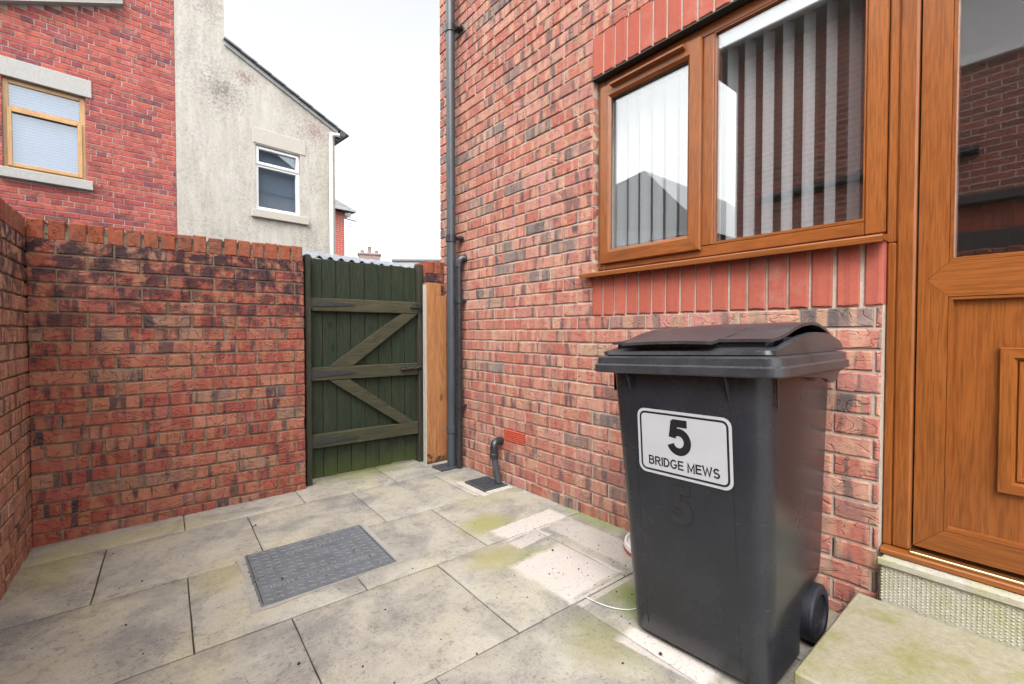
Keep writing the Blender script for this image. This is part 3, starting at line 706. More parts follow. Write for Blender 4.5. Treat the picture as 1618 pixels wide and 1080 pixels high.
# terracotta air brick
ab = MB(); ab.box(ax, ax + aL, 0.012, 0.03, az - 0.003, az + aH + 0.003)
AB = ab.build('air_brick', M['black_iron'], house)
for j in range(6):
    z = az - 0.002 + j * (aH + 0.004) / 5.55
    MB().add([(ax, -0.004, z), (ax + aL, -0.004, z), (ax + aL, 0.014, z + 0.008), (ax, 0.014, z + 0.008), (ax, -0.003, z + 0.0065), (ax + aL, -0.003, z + 0.0065), (ax + aL, 0.014, z + 0.0125), (ax, 0.014, z + 0.0125)],
             [(0, 1, 2, 3), (4, 7, 6, 5), (0, 4, 5, 1), (1, 5, 6, 2), (2, 6, 7, 3), (3, 7, 4, 0)]).build('louvre', M['terracotta'], AB)
# roof and gutter above the picture
rf = MB(); rf.add([(HX0 - .15, -0.32, EAVE + .02), (HX1 + .1, -0.32, EAVE + .02), (HX1 + .1, 2.1, EAVE + 1.3), (HX0 - .15, 2.1, EAVE + 1.3), (HX1 + .1, 4.5, EAVE + .02), (HX0 - .15, 4.5, EAVE + .02)],
                  [(0, 1, 2, 3), (3, 2, 4, 5), (0, 3, 5), (1, 4, 2), (0, 5, 4, 1)])
rf.build('roof', M['slate'], house)
MB().tube([(HX0 - .15, -0.36, EAVE + .0), (HX1 + .1, -0.36, EAVE + .0)], 0.055, 10).build('gutter', M['gutter'], house)

# ---- interior seen through the glass
rm = MB(); RX0, RX1, RY1, RZ0, RZ1 = -1.2, 3.2, HD - .004, 0.36, 2.75
rv = [(x, y, z) for x in (RX0, RX1) for y in (T + .002, RY1) for z in (RZ0, RZ1)]
rm.add(rv, [(0, 1, 3, 2), (4, 6, 7, 5), (1, 5, 7, 3)]); rm.add(rv, [(0, 2, 6, 4)], mi=1)
for q in ((RX0, GX0, RZ0, RZ1), (GX1, RX1, RZ0, RZ1), (GX0, GX1, GZ1, RZ1)): rm.add([(q[0], RY1, q[2]), (q[1], RY1, q[2]), (q[1], RY1, q[3]), (q[0], RY1, q[3])], [(0, 1, 2, 3)])
rm.build('room', [M['room'], M['carpet']], house)
gd = empty('garden_door', (0, 0, 0), 0, house)  # glazed opening made up so that daylight reaches the slats
for a_, b_ in ((GX0, GX0 + .07), (2.51, 2.58), (GX1 - .07, GX1)): MB().cbox(a_, b_, HD + .05, HD + .12, GZ0, GZ1, .004).build('stile', M['white_upvc'], gd)
for a_, b_ in ((GX0 + .07, 2.51), (2.58, GX1 - .07)): MB().box(a_, b_, HD + .08, HD + .086, GZ0, GZ1).build('pane', M['glass_in'], gd)
rev = MB(); rev.box(WX0 - .001, WX0 + 0.012, 0.115, T + .004, WZ0, WZ1); rev.box(WX0 + .012, WX1 - .012, 0.115, T + .06, WZ0 - .03, WZ0 + 0.012); rev.box(WX0 + .012, WX1, 0.115, T + .004, WZ1 - 0.012, WZ1 + .003)
rev.build('window_reveal', M['plaster'], house)

# ---- window (a part of the house, its pieces sub-parts)
FY = 0.040                                                 # face of the frame, behind the brick face
win = empty('window', (0, 0, 0), 0, house); win['label'] = 'golden oak casement window with white vertical blinds inside'
def bar(parent, name, x0, x1, z0, z1, y0, y1, mat, b=0.004, slope=None):
    return MB().cbox(x0, x1, y0, y1, z0, z1, b).build(name, mat, parent, None, None)
def mitred_frame(parent, name, x0, x1, z0, z1, w, y0, y1, bev=0.006, bead=0.010):
    """four mitred members with a sloping inner bead: two meshes (uprights, rails) so the grain runs along each"""
    wl, wr, wb, wt = w
    def member(p, horiz):
        (a, b, c, d) = p    # outer a-b, inner c-d (a->b along length; c under a)
        m = MB(); A, B, Cc, D = [Vector((q[0], 0, q[1])) for q in p]
        ia = (Cc - A); ib = (D - B)
        def ring(P, I, t, y): v = P + I * t; return (v.x, y, v.z)
        rings = []
        for (t, y) in ((0.0, y1), (0.0, y0 + bev), (0.06, y0), (0.80, y0), (1.0, y0 + bead), (1.0, y1)):
            rings.append((ring(A, ia, t, y), ring(B, ib, t, y)))
        vs = [q for r_ in rings for q in r_]
        fs = [(2 * i, 2 * i + 1, 2 * i + 3, 2 * i + 2) for i in range(5)] + [(10, 11, 1, 0), (0, 2, 4, 6, 8, 10), (11, 9, 7, 5, 3, 1)]
        m.add(vs, fs); return m
    o = [(x0, z0), (x1, z0), (x1, z1), (x0, z1)]; i = [(x0 + wl, z0 + wb), (x1 - wr, z0 + wb), (x1 - wr, z1 - wt), (x0 + wl, z1 - wt)]
    e = 0.0004
    for a, b, h in ((0, 1, True), (1, 2, False), (2, 3, True), (3, 0, False)):
        member((o[a], o[b], i[a], i[b]), h).build(name, M['oak_h'] if h else M['oak_v'], parent)
FX0, FX1, FZ0, FZ1 = 0.006, 1.258, 1.424, 2.446
MX0, MX1 = 0.590, 0.655                                    # mullion between casement and fixed light
# outer frame bars
bar(win, 'frame_stile', FX0, 0.050, FZ0, FZ1, FY, FY + .07, M['oak_v'])
bar(win, 'frame_stile', 1.198, FX1, FZ0, FZ1, FY, FY + .07, M['oak_v'])
bar(win, 'frame_rail', 0.0505, 1.1975, FZ0, FZ0 + 0.048, FY + .0015, FY + .07, M['oak_h'])
bar(win, 'frame_rail', 0.0505, 1.1975, FZ1 - 0.048, FZ1, FY + .0015, FY + .07, M['oak_h'])
bar(win, 'mullion', MX0 + 0.012, MX1, FZ0 + 0.0485, FZ1 - 0.0485, FY + .001, FY + .07, M['oak_v'])
# opening casement, standing proud of the frame
CAS = (0.032, 0.604, 1.455, 2.405)
mitred_frame(win, 'casement_member', *CAS, (0.068, 0.066, 0.075, 0.075), FY - 0.018, FY - 0.0005)
MB().box(0.10 - .004, 0.538 + .004, FY + .012, FY + .018, 1.53 - .004, 2.33 + .004).build('pane', M['glass'], win)
MB().box(0.098, 0.540, FY + .030, FY + .036, 1.528, 2.332).build('pane', M['glass_in'], win)
# fixed light beads and glass
mitred_frame(win, 'glazing_bead', 0.6555, 1.1975, 1.4725, 2.3975, (0.006, 0.006, 0.014, 0.006), FY + 0.002, FY + .05, 0.001, 0.010)
MB().box(0.6565, 1.1965, FY + .016, FY + .022, 1.474, 2.396).build('pane', M['glass'], win)
MB().box(0.6565, 1.1965, FY + .034, FY + .040, 1.474, 2.396).build('pane', M['glass_in'], win)
# trickle vent hood
MB().prism([(FY - .045, 2.388), (FY - .045, 2.380), (FY - .018, 2.374), (FY - .018, 2.402)], 'X', 0.115, 0.53).build('trickle_vent', M['oak_h'], win)
# projecting sill
MB().prism([(FY + .05, 1.4235), (-0.048, 1.406), (-0.052, 1.400), (-0.052, 1.382), (-0.044, 1.380), (-0.040, 1.390), (FY + .05, 1.390)], 'X', -0.045, 1.268).build('sill', M['oak_h'], win)
MB().cbox(1.262, 1.288, FY - .006, FY + .05, 1.385, 2.446, 0.004).build('cover_strip', M['oak_v'], win)

# ---- door
door = empty('door', (0, 0, 0), 0, house); door['label'] = 'golden oak panelled door with a tall glass pane'
DZ1 = 2.446
bar(door, 'frame_stile', 1.2885, 1.337, 0.366, DZ1, FY - .012, FY + .07, M['oak_v'], 0.006)
bar(door, 'frame_stile', 2.165, 2.212, 0.366, DZ1, FY - .012, FY + .07, M['oak_v'], 0.006)
bar(door, 'frame_stile', 1.2645, 1.2880, 0.366, 1.384, FY - .010, FY + .07, M['oak_v'], 0.004)
bar(door, 'frame_rail', 1.3375, 2.1645, 2.40, DZ1, FY - .010, FY + .07, M['oak_h'], 0.006)
LF = FY + 0.006
# leaf members: stiles, bottom rail, mid rail with arrow mitres
LX0, LX1, LZ0, LZ1 = 1.342, 2.160, 0.383, 2.396
SW = 0.072
def plate(pts, y0, y1, mat, name, parent, bead=None):
    m = MB(); m.prism([(p[0], p[1]) for p in pts], 'Y', y0, y1); return m.build(name, mat, parent)
plate([(LX0, LZ0), (LX0 + SW, LZ0 + SW), (LX0 + SW, 1.198), (LX0 + 0.022, 1.252), (LX0 + SW, 1.306), (LX0 + SW, LZ1 - SW), (LX0, LZ1)], LF, LF + .05, M['oak_v'], 'leaf_stile', door)
plate([(LX1, LZ0), (LX1, LZ1), (LX1 - SW, LZ1 - SW), (LX1 - SW, 1.306), (LX1 - 0.022, 1.252), (LX1 - SW, 1.198), (LX1 - SW, LZ0 + SW)], LF, LF + .05, M['oak_v'], 'leaf_stile', door)
e = 0.0008
plate([(LX0 + e * 2, LZ0), (LX1 - e * 2, LZ0), (LX1 - SW - e, LZ0 + SW), (LX0 + SW + e, LZ0 + SW)], LF + .0006, LF + .05, M['oak_h'], 'leaf_rail', door)
plate([(LX0 + e * 2, LZ1), (LX0 + SW + e, LZ1 - SW), (LX1 - SW - e, LZ1 - SW), (LX1 - e * 2, LZ1)], LF + .0006, LF + .05, M['oak_h'], 'leaf_rail', door)
plate([(LX0 + 0.022 + e, 1.252), (LX0 + SW + e, 1.198), (LX1 - SW - e, 1.198), (LX1 - 0.022 - e, 1.252), (LX1 - SW - e, 1.306), (LX0 + SW + e, 1.306)], LF + .0006, LF + .05, M['oak_h'], 'leaf_rail', door)
PX0, PX1 = LX0 + SW, LX1 - SW
mitred_frame(door, 'panel_bead', PX0 + .0005, PX1 - .0005, LZ0 + SW + .0005, 1.1975, (0.012, 0.012, 0.014, 0.012), LF + .003, LF + .05, 0.001, 0.014)
mitred_frame(door, 'glass_bead', PX0 + .0005, PX1 - .0005, 1.3065, LZ1 - SW - .0005, (0.012, 0.012, 0.014, 0.012), LF + .003, LF + .05, 0.001, 0.012)
MB().box(PX0 + .011, PX1 - .011, LF + .019, LF + .03, LZ0 + SW + .012, 1.187).build('panel', M['oak_v'], door)
mitred_frame(door, 'panel_moulding', 1.527, PX1 - .117, 0.609, 1.040, (0.036, 0.036, 0.036, 0.036), LF + .004, LF + .0188, 0.004, 0.012)
mitred_frame(door, 'panel_moulding', 1.5665, PX1 - .1565, 0.6485, 1.0005, (0.010, 0.010, 0.010, 0.010), LF + .012, LF + .0187, 0.003, 0.005)
MB().box(PX0 + .011, PX1 - .011, LF + .018, LF + .024, 1.319, LZ1 - SW - .011).build('pane', M['glass'], door)
MB().box(PX0 + .011, PX1 - .011, LF + .036, LF + .042, 1.319, LZ1 - SW - .011).build('pane', M['glass_in'], door)
MB().cbox(1.266, 2.212, -0.012, 0.10, 0.3465, 0.3655, 0.003).build('threshold', M['oak_h'], door)
MB().cbox(1.340, 2.163, 0.004, 0.03, 0.366, 0.376, 0.002).build('threshold_strip', M['brass'], door)
hd = MB(); hd.cbox(2.11, 2.14, LF - .008, LF, 1.28, 1.50, .003); hd.tube([(2.125, LF - .008, 1.40), (2.125, LF - .05, 1.40), (2.01, LF - .05, 1.40)], 0.009, 10)
hd.build('handle', M['brass'], door)

# ---- vertical blinds inside
blind = empty('vertical_blind', HO, HROT); tag(blind, 'white vertical slat blind hanging inside the house window', 'blind')
MB().cbox(0.02, 1.24, 0.165, 0.20, 2.385, 2.425, .003).build('headrail', M['white_upvc'], blind)
sm = MB()
w2 = 0.034; pts = []
for k in range(7):
    t_ = -1 + 2 * k / 6; pts.append((t_ * w2, 0.006 * (1 - t_ * t_)))
n = len(pts)
sm.add([(x, y, 0) for x, y in pts] + [(x, y, 0.93) for x, y in pts] + [(x, y + .0012, 0) for x, y in pts] + [(x, y + .0012, 0.93) for x, y in pts],
       [(i, i + 1, n + i + 1, n + i) for i in range(n - 1)] + [(2 * n + i, 3 * n + i, 3 * n + i + 1, 2 * n + i + 1) for i in range(n - 1)], True)
sme = sm.mesh('slat', M['fabric'])
rs = random.Random(8)
for i in range(16):
    o = bpy.data.objects.new('slat', sme); o.location = (0.06 + 0.0765 * i, 0.182, 1.452); o.rotation_euler = (0, 0, R(74 + rs.uniform(-3, 3))); link(o, blind)

# ================================================================ PIPES
def house_thing(name, label, cat, s, d, z=0, group=None):
    e_ = empty(name, h2w(s, d, z), HROT); tag(e_, label, cat, group); return e_
dp = house_thing('drainpipe', 'tall dark grey round drainpipe up the house corner', 'drainpipe', -1.34, 0.075)
MB().tube([(0, 0, 0.03), (0, 0, 5.0)], 0.034, 20).build('pipe', M['pipe'], dp)
for z in (0.34, 1.80, 3.38):
    m = MB(); m.tube([(0, 0, z - .028), (0, 0, z - .026), (0, 0, z + .026), (0, 0, z + .028)], [0.035, 0.041, 0.041, 0.035], 20)
    m.build('socket' if z < 1 else 'clip_band', M['pipe_black'] if z > 1 else M['pipe'], dp)
    if z > 1: MB().cbox(0.0, 0.075, 0.028, 0.070, z - .010, z + .012, .003).build('clip_bracket', M['pipe_black'], dp)
wp = house_thing('waste_pipe', 'thinner black waste pipe with a top elbow beside the drainpipe', 'pipe', -1.272, 0.048)
MB().tube([(0, 0, 0.05), (0, 0, 1.600)], 0.0235, 16).build('pipe', M['pipe_black'], wp)
MB().tube([(0, 0, 1.575), (0, 0, 1.61), (0.004, 0.008, 1.632), (0.012, 0.022, 1.645), (0.02, 0.05, 1.648)], 0.029, 16).build('elbow', M['pipe_black'], wp)
for z in (0.525, 1.325):
    MB().tube([(0, 0, z - .02), (0, 0, z - .018), (0, 0, z + .018), (0, 0, z + .02)], [0.024, 0.031, 0.031, 0.024], 16).build('clip_band', M['pipe_black'], wp)
    MB().cbox(0.0, 0.035, 0.012, 0.047, z - .010, z + .010, .002).build('clip_bracket', M['pipe_black'], wp)
bp = house_thing('waste_pipe', 'short bent black pipe from the house wall into the drain', 'pipe', -0.80, 0.07)
MB().tube([(-0.01, 0.095, 0.335), (-0.008, 0.035, 0.337), (-0.006, 0.012, 0.330), (-0.004, 0.0, 0.312), (0, -0.002, 0.285), (0.0, -0.002, 0.24)], 0.027, 16).build('elbow', M['pipe_black'], bp)
MB().tube([(0, -0.002, 0.262), (0, -0.002, 0.258), (0, -0.002, 0.232), (0.001, -0.002, 0.228)], [0.027, 0.031, 0.031, 0.027], 16).build('collar', M['pipe_black'], bp)
MB().tube([(0, -0.002, 0.245), (0.004, -0.0, 0.225), (0.030, 0.012, 0.066)], 0.0215, 16).build('pipe', M['pipe'], bp)

# ================================================================ DRAIN GRATES
def grate(label, s0, s1, d0, d1, n1, n2):
    sc, dc = (s0 + s1) / 2, (d0 + d1) / 2; P = h2w(sc, dc, 0); z = gz(P.x, P.y)
    r_ = empty('drain_grate', (P.x, P.y, z), HROT); tag(r_, label, 'drain', 'drain grates by the house wall')
    W, D = (s1 - s0) / 2, (d1 - d0) / 2
    MB().box(-W, W, -D, D, -0.005, 0.0035).build('well', M['ink'], r_)  # black plate painted as the shaded hollow below the bars
    fr = MB(); b = 0.012; zt = 0.013
    for q in ((-W, W, -D, -D + b), (-W, W, D - b, D)): fr.cbox(*q, 0.0, zt, .002)
    for q in ((-W, -W + b, -D + b, D - b), (W - b, W, -D + b, D - b)): fr.cbox(*q, 0.0, zt, .002)
    fr.build('rim', M['pipe'], r_)
    for i in range(1, n1): 
        x = -W + 2 * W * i / n1; MB().cbox(x - .0035, x + .0035, -D + b, D - b, 0.003, 0.0115, .001).build('bar', M['pipe'], r_)
    for i in range(1, n2):
        y = -D + 2 * D * i / n2; MB().cbox(-W + b, W - b, y - .0035, y + .0035, 0.0035, 0.0122, .001).build('bar', M['pipe'], r_)
    return r_
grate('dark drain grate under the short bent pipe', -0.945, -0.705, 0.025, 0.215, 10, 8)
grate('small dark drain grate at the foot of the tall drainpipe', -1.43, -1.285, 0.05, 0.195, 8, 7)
cf = MB()
for q in ((-0.985, -0.66, 0.216, 0.262), (-0.704, -0.66, 0.02, 0.2155)):
    P0 = h2w((q[0] + q[1]) / 2, (q[2] + q[3]) / 2, 0); cf.cbox(q[0], q[1], -q[3], -q[2], gz(P0.x, P0.y) - .01, gz(P0.x, P0.y) + .006, .003)
tag(cf.build('cement_surround', M['cement'], None, HO, (0, 0, HROT)), 'pale cement edging around the larger drain grate', 'edging')

# ================================================================ INSPECTION COVER
cc = (1.085, -1.085); cz = gz(*cc)
cov = empty('inspection_cover', (cc[0], cc[1], cz), R(-0.7)); cov.rotation_euler = (R(-0.75), R(-1.03), R(-1.2))
tag(cov, 'rectangular grey inspection cover with raised lettering in the paving', 'manhole cover')
cwid, cdep = 0.272, 0.252
MB().prism([(-cwid - .036, -cdep - .020), (-cwid + .05, -cdep - .026), (-cwid + .16, -cdep - .010), (cwid - .10, -cdep - .008), (cwid + .026, -cdep - .018), (cwid + .034, -cdep + .03), (cwid + .024, 0.0), (cwid + .028, cdep - .04), (cwid + .012, cdep + .012), (0.05, cdep + .006), (-cwid - .01, cdep + .010), (-cwid - .03, cdep - .05), (-cwid - .024, 0.02)], 'Z', -0.012, 0.0035).build('mortar_bed', M['bed'], cov)
fr = MB()
for q in ((-cwid, cwid, -cdep, -cdep + .008), (-cwid, cwid, cdep - .008, cdep), (-cwid, -cwid + .008, -cdep + .008, cdep - .008), (cwid - .008, cwid, -cdep + .008, cdep - .008)): fr.cbox(*q, 0.0, 0.0075, .0015)
fr.build('frame', M['cover'], cov)
MB().box(-cwid + .004, cwid - .004, -cdep + .004, cdep - .004, 0.0, 0.0045).build('gap', M['joint'], cov)
MB().cbox(-cwid + .011, cwid - .011, -cdep + .011, cdep - .011, 0.001, 0.0075, .001).build('plate', M['cover'], cov)
def text_mesh(body, size, off=0.0, ext=0.001, spacing=1.0):
    cu = bpy.data.curves.new('lettering', 'FONT'); cu.body = body; cu.size = size; cu.align_x = 'CENTER'; cu.align_y = 'CENTER'; cu.extrude = ext; cu.offset = off; cu.space_character = spacing; cu.resolution_u = 4
    o = bpy.data.objects.new('lettering_src', cu); COL.objects.link(o)
    me = bpy.data.meshes.new_from_object(o.evaluated_get(bpy.context.evaluated_depsgraph_get()))
    bpy.data.objects.remove(o); return me
def put_text(body, size, mat, parent, loc, rot, off=0.0, ext=0.001, sx=1.0, name='lettering', spacing=1.0):
    me = text_mesh(body, size, off, ext, spacing); me.materials.clear(); me.materials.append(mat)
    o = bpy.data.objects.new(name, me); o.location = loc; o.rotation_euler = rot; o.scale = (sx, 1, 1); return link(o, parent)
put_text('INSPECTION', 0.046, M['cover_stud'], cov, (-0.105, -0.135, 0.0082), (0, 0, 0), 0.0, 0.0030, 0.90)
put_text('CHAMBER', 0.046, M['cover_stud'], cov, (0.125, -0.135, 0.0082), (0, 0, 0), 0.0, 0.0030, 0.90)
put_text('OSMADRAIN', 0.046, M['cover_stud'], cov, (0.02, 0.135, 0.0082), (0, 0, 0), 0.0, 0.0030, 1.0)
st = MB()
for i in range(13):
    for j in range(13):
        x = -0.240 + 0.040 * i; y = -0.226 + 0.0375 * j
        if abs(y + 0.135) < 0.03 and abs(x) < 0.235: continue
        if abs(y - 0.135) < 0.03 and abs(x - .02) < 0.17: continue
        if abs(x) < 0.05 and abs(y) < 0.02: continue
        st.cbox(x - .010, x + .010, y - .0022, y + .0022, 0.0073, 0.0112, .0012); 
        st.cbox(x + .0078, x + .0122, y - .0105, y - .0022, 0.0073, 0.0110, .0012)
so_ = st.build('tread_studs', M['cover_stud'], cov); so_['kind'] = 'stuff'
kb = MB(); kb.cbox(-.03, .03, -.003, .003, .0073, .0095, .0008); kb.cbox(-.003, .003, -.02, .02, .0073, .0096, .0008); kb.build('centre_mark', M['cover'], cov)

# ================================================================ GATE
gate = empty('garden_gate', (1.351, 0.10, 0.03)); tag(gate, 'dark green ledged and braced wooden garden gate', 'gate')
bx = [1.351, 1.434, 1.531, 1.633, 1.739, 1.845, 1.949, 2.058, 2.156]; gr = random.Random(21)
def gl(x, z): return (x - 1.351, z - 0.03)
for i in range(8):
    a, b = bx[i], bx[i + 1]; gap = 0.0016
    m = MB(); m.cbox(a - 1.351 + gap, b - 1.351 - gap, 0.0 + gr.uniform(-.0008, .0008), 0.020, 0.018 + 0.010 * i / 7 + gr.uniform(-.002, .003), 1.572 + gr.uniform(-.003, .003), 0.0025)
    o = m.build('board', M['green_board'], gate)
for k, (z0, z1, z2, z3) in enumerate(((1.236, 1.325, 1.230, 1.326), (0.738, 0.829, 0.752, 0.849), (0.279, 0.371, 0.262, 0.365))):
    m = MB(); x0, x1 = 0.0, 0.806; b = 0.004
    zl = (z0 + z2) / 2 - .03; zh = (z1 + z3) / 2 - .03
    m.cbox(x0, x1, -0.040, -0.0015, zl, zh, b); o = m.build('ledge', M['green_rail'], gate)
def brace(x0, x1, zA, x2, x3, zB):
    P = [gl(x0, zA), gl(x1, zA), gl(x3, zB), gl(x2, zB)]; m = MB(); m.prism(P, 'Y', -0.038, -0.0015); o = m.build('brace', M['green_rail'], gate); return o
brace(1.475, 1.636, 0.8415, 2.019, 2.152, 1.2315); brace(1.469, 1.612, 0.7425, 2.003, 2.122, 0.3695)
for z, L in ((1.287, 0.29), (0.792, 0.295), (0.318, 0.305)):
    x0, zz = gl(1.357, z)
    m = MB(); m.prism([(x0, zz - .021), (x0 + 0.05, zz - .021), (x0 + L, zz - .008), (x0 + L + .006, zz), (x0 + L, zz + .006), (x0 + 0.05, zz + .021), (x0, zz + .021)], 'Y', -0.0450, -0.0405)
    h_ = m.build('strap_hinge', M['black_iron'], gate)
    MB().cbox(x0 - .016, x0 - .0005, -0.050, -0.034, zz - .040, zz + .040, .002).build('knuckle', M['black_iron'], h_)
    for fx in (0.03, 0.15, L - 0.03):
        MB().tube([(x0 + fx, -0.0478, zz), (x0 + fx, -0.0445, zz)], [0.003, 0.006], 10).build('screw', M['black_iron'], h_)
# bolts: slide bolt on the middle rail, thumb latch near the top
b1 = MB(); bx0, bz0 = gl(2.02, 0.800); b1.cbox(bx0, bx0 + .11, -0.046, -0.0405, bz0 - .018, bz0 + .018, .002); B1 = b1.build('slide_bolt', M['black_iron'], gate)
MB().tube([(bx0 - .02, -0.056, bz0 - .004), (bx0 + .165, -0.056, bz0 + .006)], 0.009, 12).build('bolt_rod', M['rust_iron'], B1)
for fx in (0.02, 0.085): MB().cbox(bx0 + fx, bx0 + fx + .016, -0.067, -0.046, bz0 - .012, bz0 + .014, .002).build('staple', M['black_iron'], B1)
MB().tube([(bx0 + .005, -0.060, bz0), (bx0 + .005, -0.075, bz0 - .006)], 0.006, 10).build('bolt_knob', M['rust_iron'], B1)
lx, lz = gl(2.115, 1.285); lt = MB(); lt.cbox(lx - .008, lx + .035, -0.0445, -0.0405, lz - .02, lz + .025, .002); LT = lt.build('thumb_latch', M['black_iron'], gate)
MB().tube([(lx - .03, -0.052, lz - .004), (lx + .07, -0.056, lz)], 0.006, 10).build('latch_bar', M['black_iron'], LT)

gp = MB().cbox(-0.018, 0.018, -0.035, 0.04, 0.0, 1.60, .004).build('gate_post', M['green_post'], None, (1.3265, 0.075, 0.018)); tag(gp, 'thin dark hinge post between the stained wall and the gate', 'post', 'gate posts')
gp2 = MB().cbox(-0.0185, 0.0185, -0.035, 0.055, 0.0, 1.60, .005).build('gate_post', M['green_post'], None, (2.1795, 0.09, 0.03)); tag(gp2, 'dark weathered latch post beside the orange timber post', 'post', 'gate posts')
MB().cbox(-0.017, 0.0145, -0.043, -0.0355, 1.225, 1.29, .002).build('latch_keep', M['black_iron'], gp2)
tp = empty('timber_post', (2.178, -0.004, 0.03)); tag(tp, 'new orange timber post of two boards in front of the pier', 'post')
MB().cbox(0.0, 0.079, -0.046, 0.0, 0.0, 1.443, .003).build('board', M['orange_timber'], tp)
MB().cbox(0.0800, 0.1785, -0.042, 0.0, 0.002, 1.350, .003).build('board', M['orange_timber'], tp)
MB().cbox(0.0800, 0.1285, -0.0425, 0.0, 1.3505, 1.440, .002).build('board', M['orange_timber'], tp)
MB().box(-0.011, -0.001, -0.040, 0.0, 0.0, 1.43).build('sealant_strip', M['cement'], tp)

# ================================================================ DOORSTEP
ds = house_thing('doorstep', 'mossy concrete doorstep slab under the oak door', 'step', 1.212, 0.03, 0.0)
MB().cbox(0.059, 1.05, -0.002, 0.06, 0.05, 0.3445, .008).build('riser', M['concrete_riser'], ds)
MB().cbox(0.053, 1.05, -0.012, -0.0025, 0.318, 0.3435, .004).build('riser_nosing', M['concrete_riser'], ds)
sp = MB(); rr_ = random.Random(4)
for i in range(32):
    for j in range(11):
        x = 0.066 + i * 0.0112; z = 0.207 + j * 0.0098 + (0.0049 if i % 2 else 0); sp.add([(x - .0048, -0.0022, z), (x, -0.0022, z - .0044), (x + .0048, -0.0022, z), (x, -0.0022, z + .0044), (x, -0.0050, z)], [(0, 1, 4), (1, 2, 4), (2, 3, 4), (3, 0, 4)])
sp_ = sp.build('stipple', M['concrete_riser'], ds); sp_['kind'] = 'stuff'
MB().cbox(0.0, 1.05, -0.575, -0.004, 0.150, 0.199, .006).build('tread_slab', M['concrete_step'], ds)
MB().cbox(0.008, 1.04, -0.565, -0.004, 0.03, 0.1495, .004).build('plinth', M['concrete_step'], ds)

# ================================================================ WHEELIE BIN
BP = h2w(0.930, 0.36, 0); bgz = gz(BP.x, BP.y) + 0.002
wb = empty('wheelie_bin', (BP.x, BP.y, bgz)); tag(wb, 'dark grey wheelie bin with white number five sticker', 'bin')
wb.rotation_euler = (Matrix.Rotation(HROT + R(1.2), 4, 'Z') @ Matrix.Rotation(R(-2.1), 4, 'Y')).to_euler()
def rring(hw, y0, y1, r_, z): return [(x, y, z) for x, y in rrect(-hw, hw, y0, y1, r_, 6)]
body = MB()
body.loft([rring(0.212, -0.243, 0.02, 0.05, 0.012), rring(0.222, -0.252, 0.03, 0.055, 0.022), rring(0.226, -0.258, 0.035, 0.058, 0.10), rring(0.229, -0.263, 0.05, 0.058, 0.185), rring(0.231, -0.266, 0.205, 0.058, 0.215), rring(0.233, -0.268, 0.218, 0.06, 0.26), rring(0.241, -0.280, 0.24, 0.062, 0.5), rring(0.254, -0.297, 0.262, 0.064, 0.80), rring(0.258, -0.301, 0.266, 0.064, 0.90)])
BODY = body.build('body', M['bin'], wb)
def fy(z): return -0.252 - (z - 0.022) / 0.878 * 0.049     # front face line
for x0, x1 in ((-0.150, -0.162), (0.150, 0.158)):
    m = MB(); w_ = 0.0022
    m.loft([[(x0 - w_, fy(.05) + .004, .05), (x0, fy(.05) - .0028, .05), (x0 + w_, fy(.05) + .004, .05)], [(x1 - w_, fy(.82) + .004, .82), (x1, fy(.82) - .0028, .82), (x1 + w_, fy(.82) + .004, .82)]]); m.build('front_rib', M['bin'], wb)
    MB().add([(x1 - .002, fy(.79) + .002, .79), (x1 - .002, fy(.90) - .028, .893), (x1 - .002, fy(.9) + .01, .893), (x1 + .002, fy(.79) + .002, .79), (x1 + .002, fy(.90) - .028, .893), (x1 + .002, fy(.9) + .01, .893)],
             [(0, 1, 2), (3, 5, 4), (0, 3, 4, 1), (1, 4, 5, 2), (2, 5, 3, 0)]).build('gusset', M['bin'], wb)
MB().cbox(-0.262, -0.257, -0.262, -0.235, 0.82, 0.893, .001).build('gusset', M['bin'], wb); MB().cbox(0.2585, 0.264, -0.250, -0.243, 0.80, 0.893, .001).build('gusset', M['bin'], wb)
rim = MB()
rim.loft([rring(0.262, -0.305, 0.275, 0.06, 0.893), rring(0.300, -0.333, 0.292, 0.040, 0.887), rring(0.304, -0.337, 0.294, 0.040, 0.891), rring(0.304, -0.337, 0.294, 0.040, 0.912), rring(0.297, -0.330, 0.292, 0.040, 0.917), rring(0.296, -0.329, 0.292, 0.040, 0.937), rring(0.284, -0.322, 0.286, 0.045, 0.942), rring(0.25, -0.28, 0.25, 0.045, 0.942)])
rim.build('rim', M['lid'], wb)
for sx in (-1, 1):
    # scalloped apron under the side rim
    pr_ = [(-0.29, 0.8905), (-0.20, 0.884), (0.02, 0.868), (0.07, 0.861), (0.10, 0.848), (0.135, 0.844), (0.165, 0.852), (0.20, 0.874), (0.28, 0.888), (0.285, 0.8925), (-0.29, 0.8925)]
    a, b = (0.276, 0.290) if sx > 0 else (-0.290, -0.276)
    MB().prism(pr_, 'X', a, b).build('side_apron', M['lid'], wb)
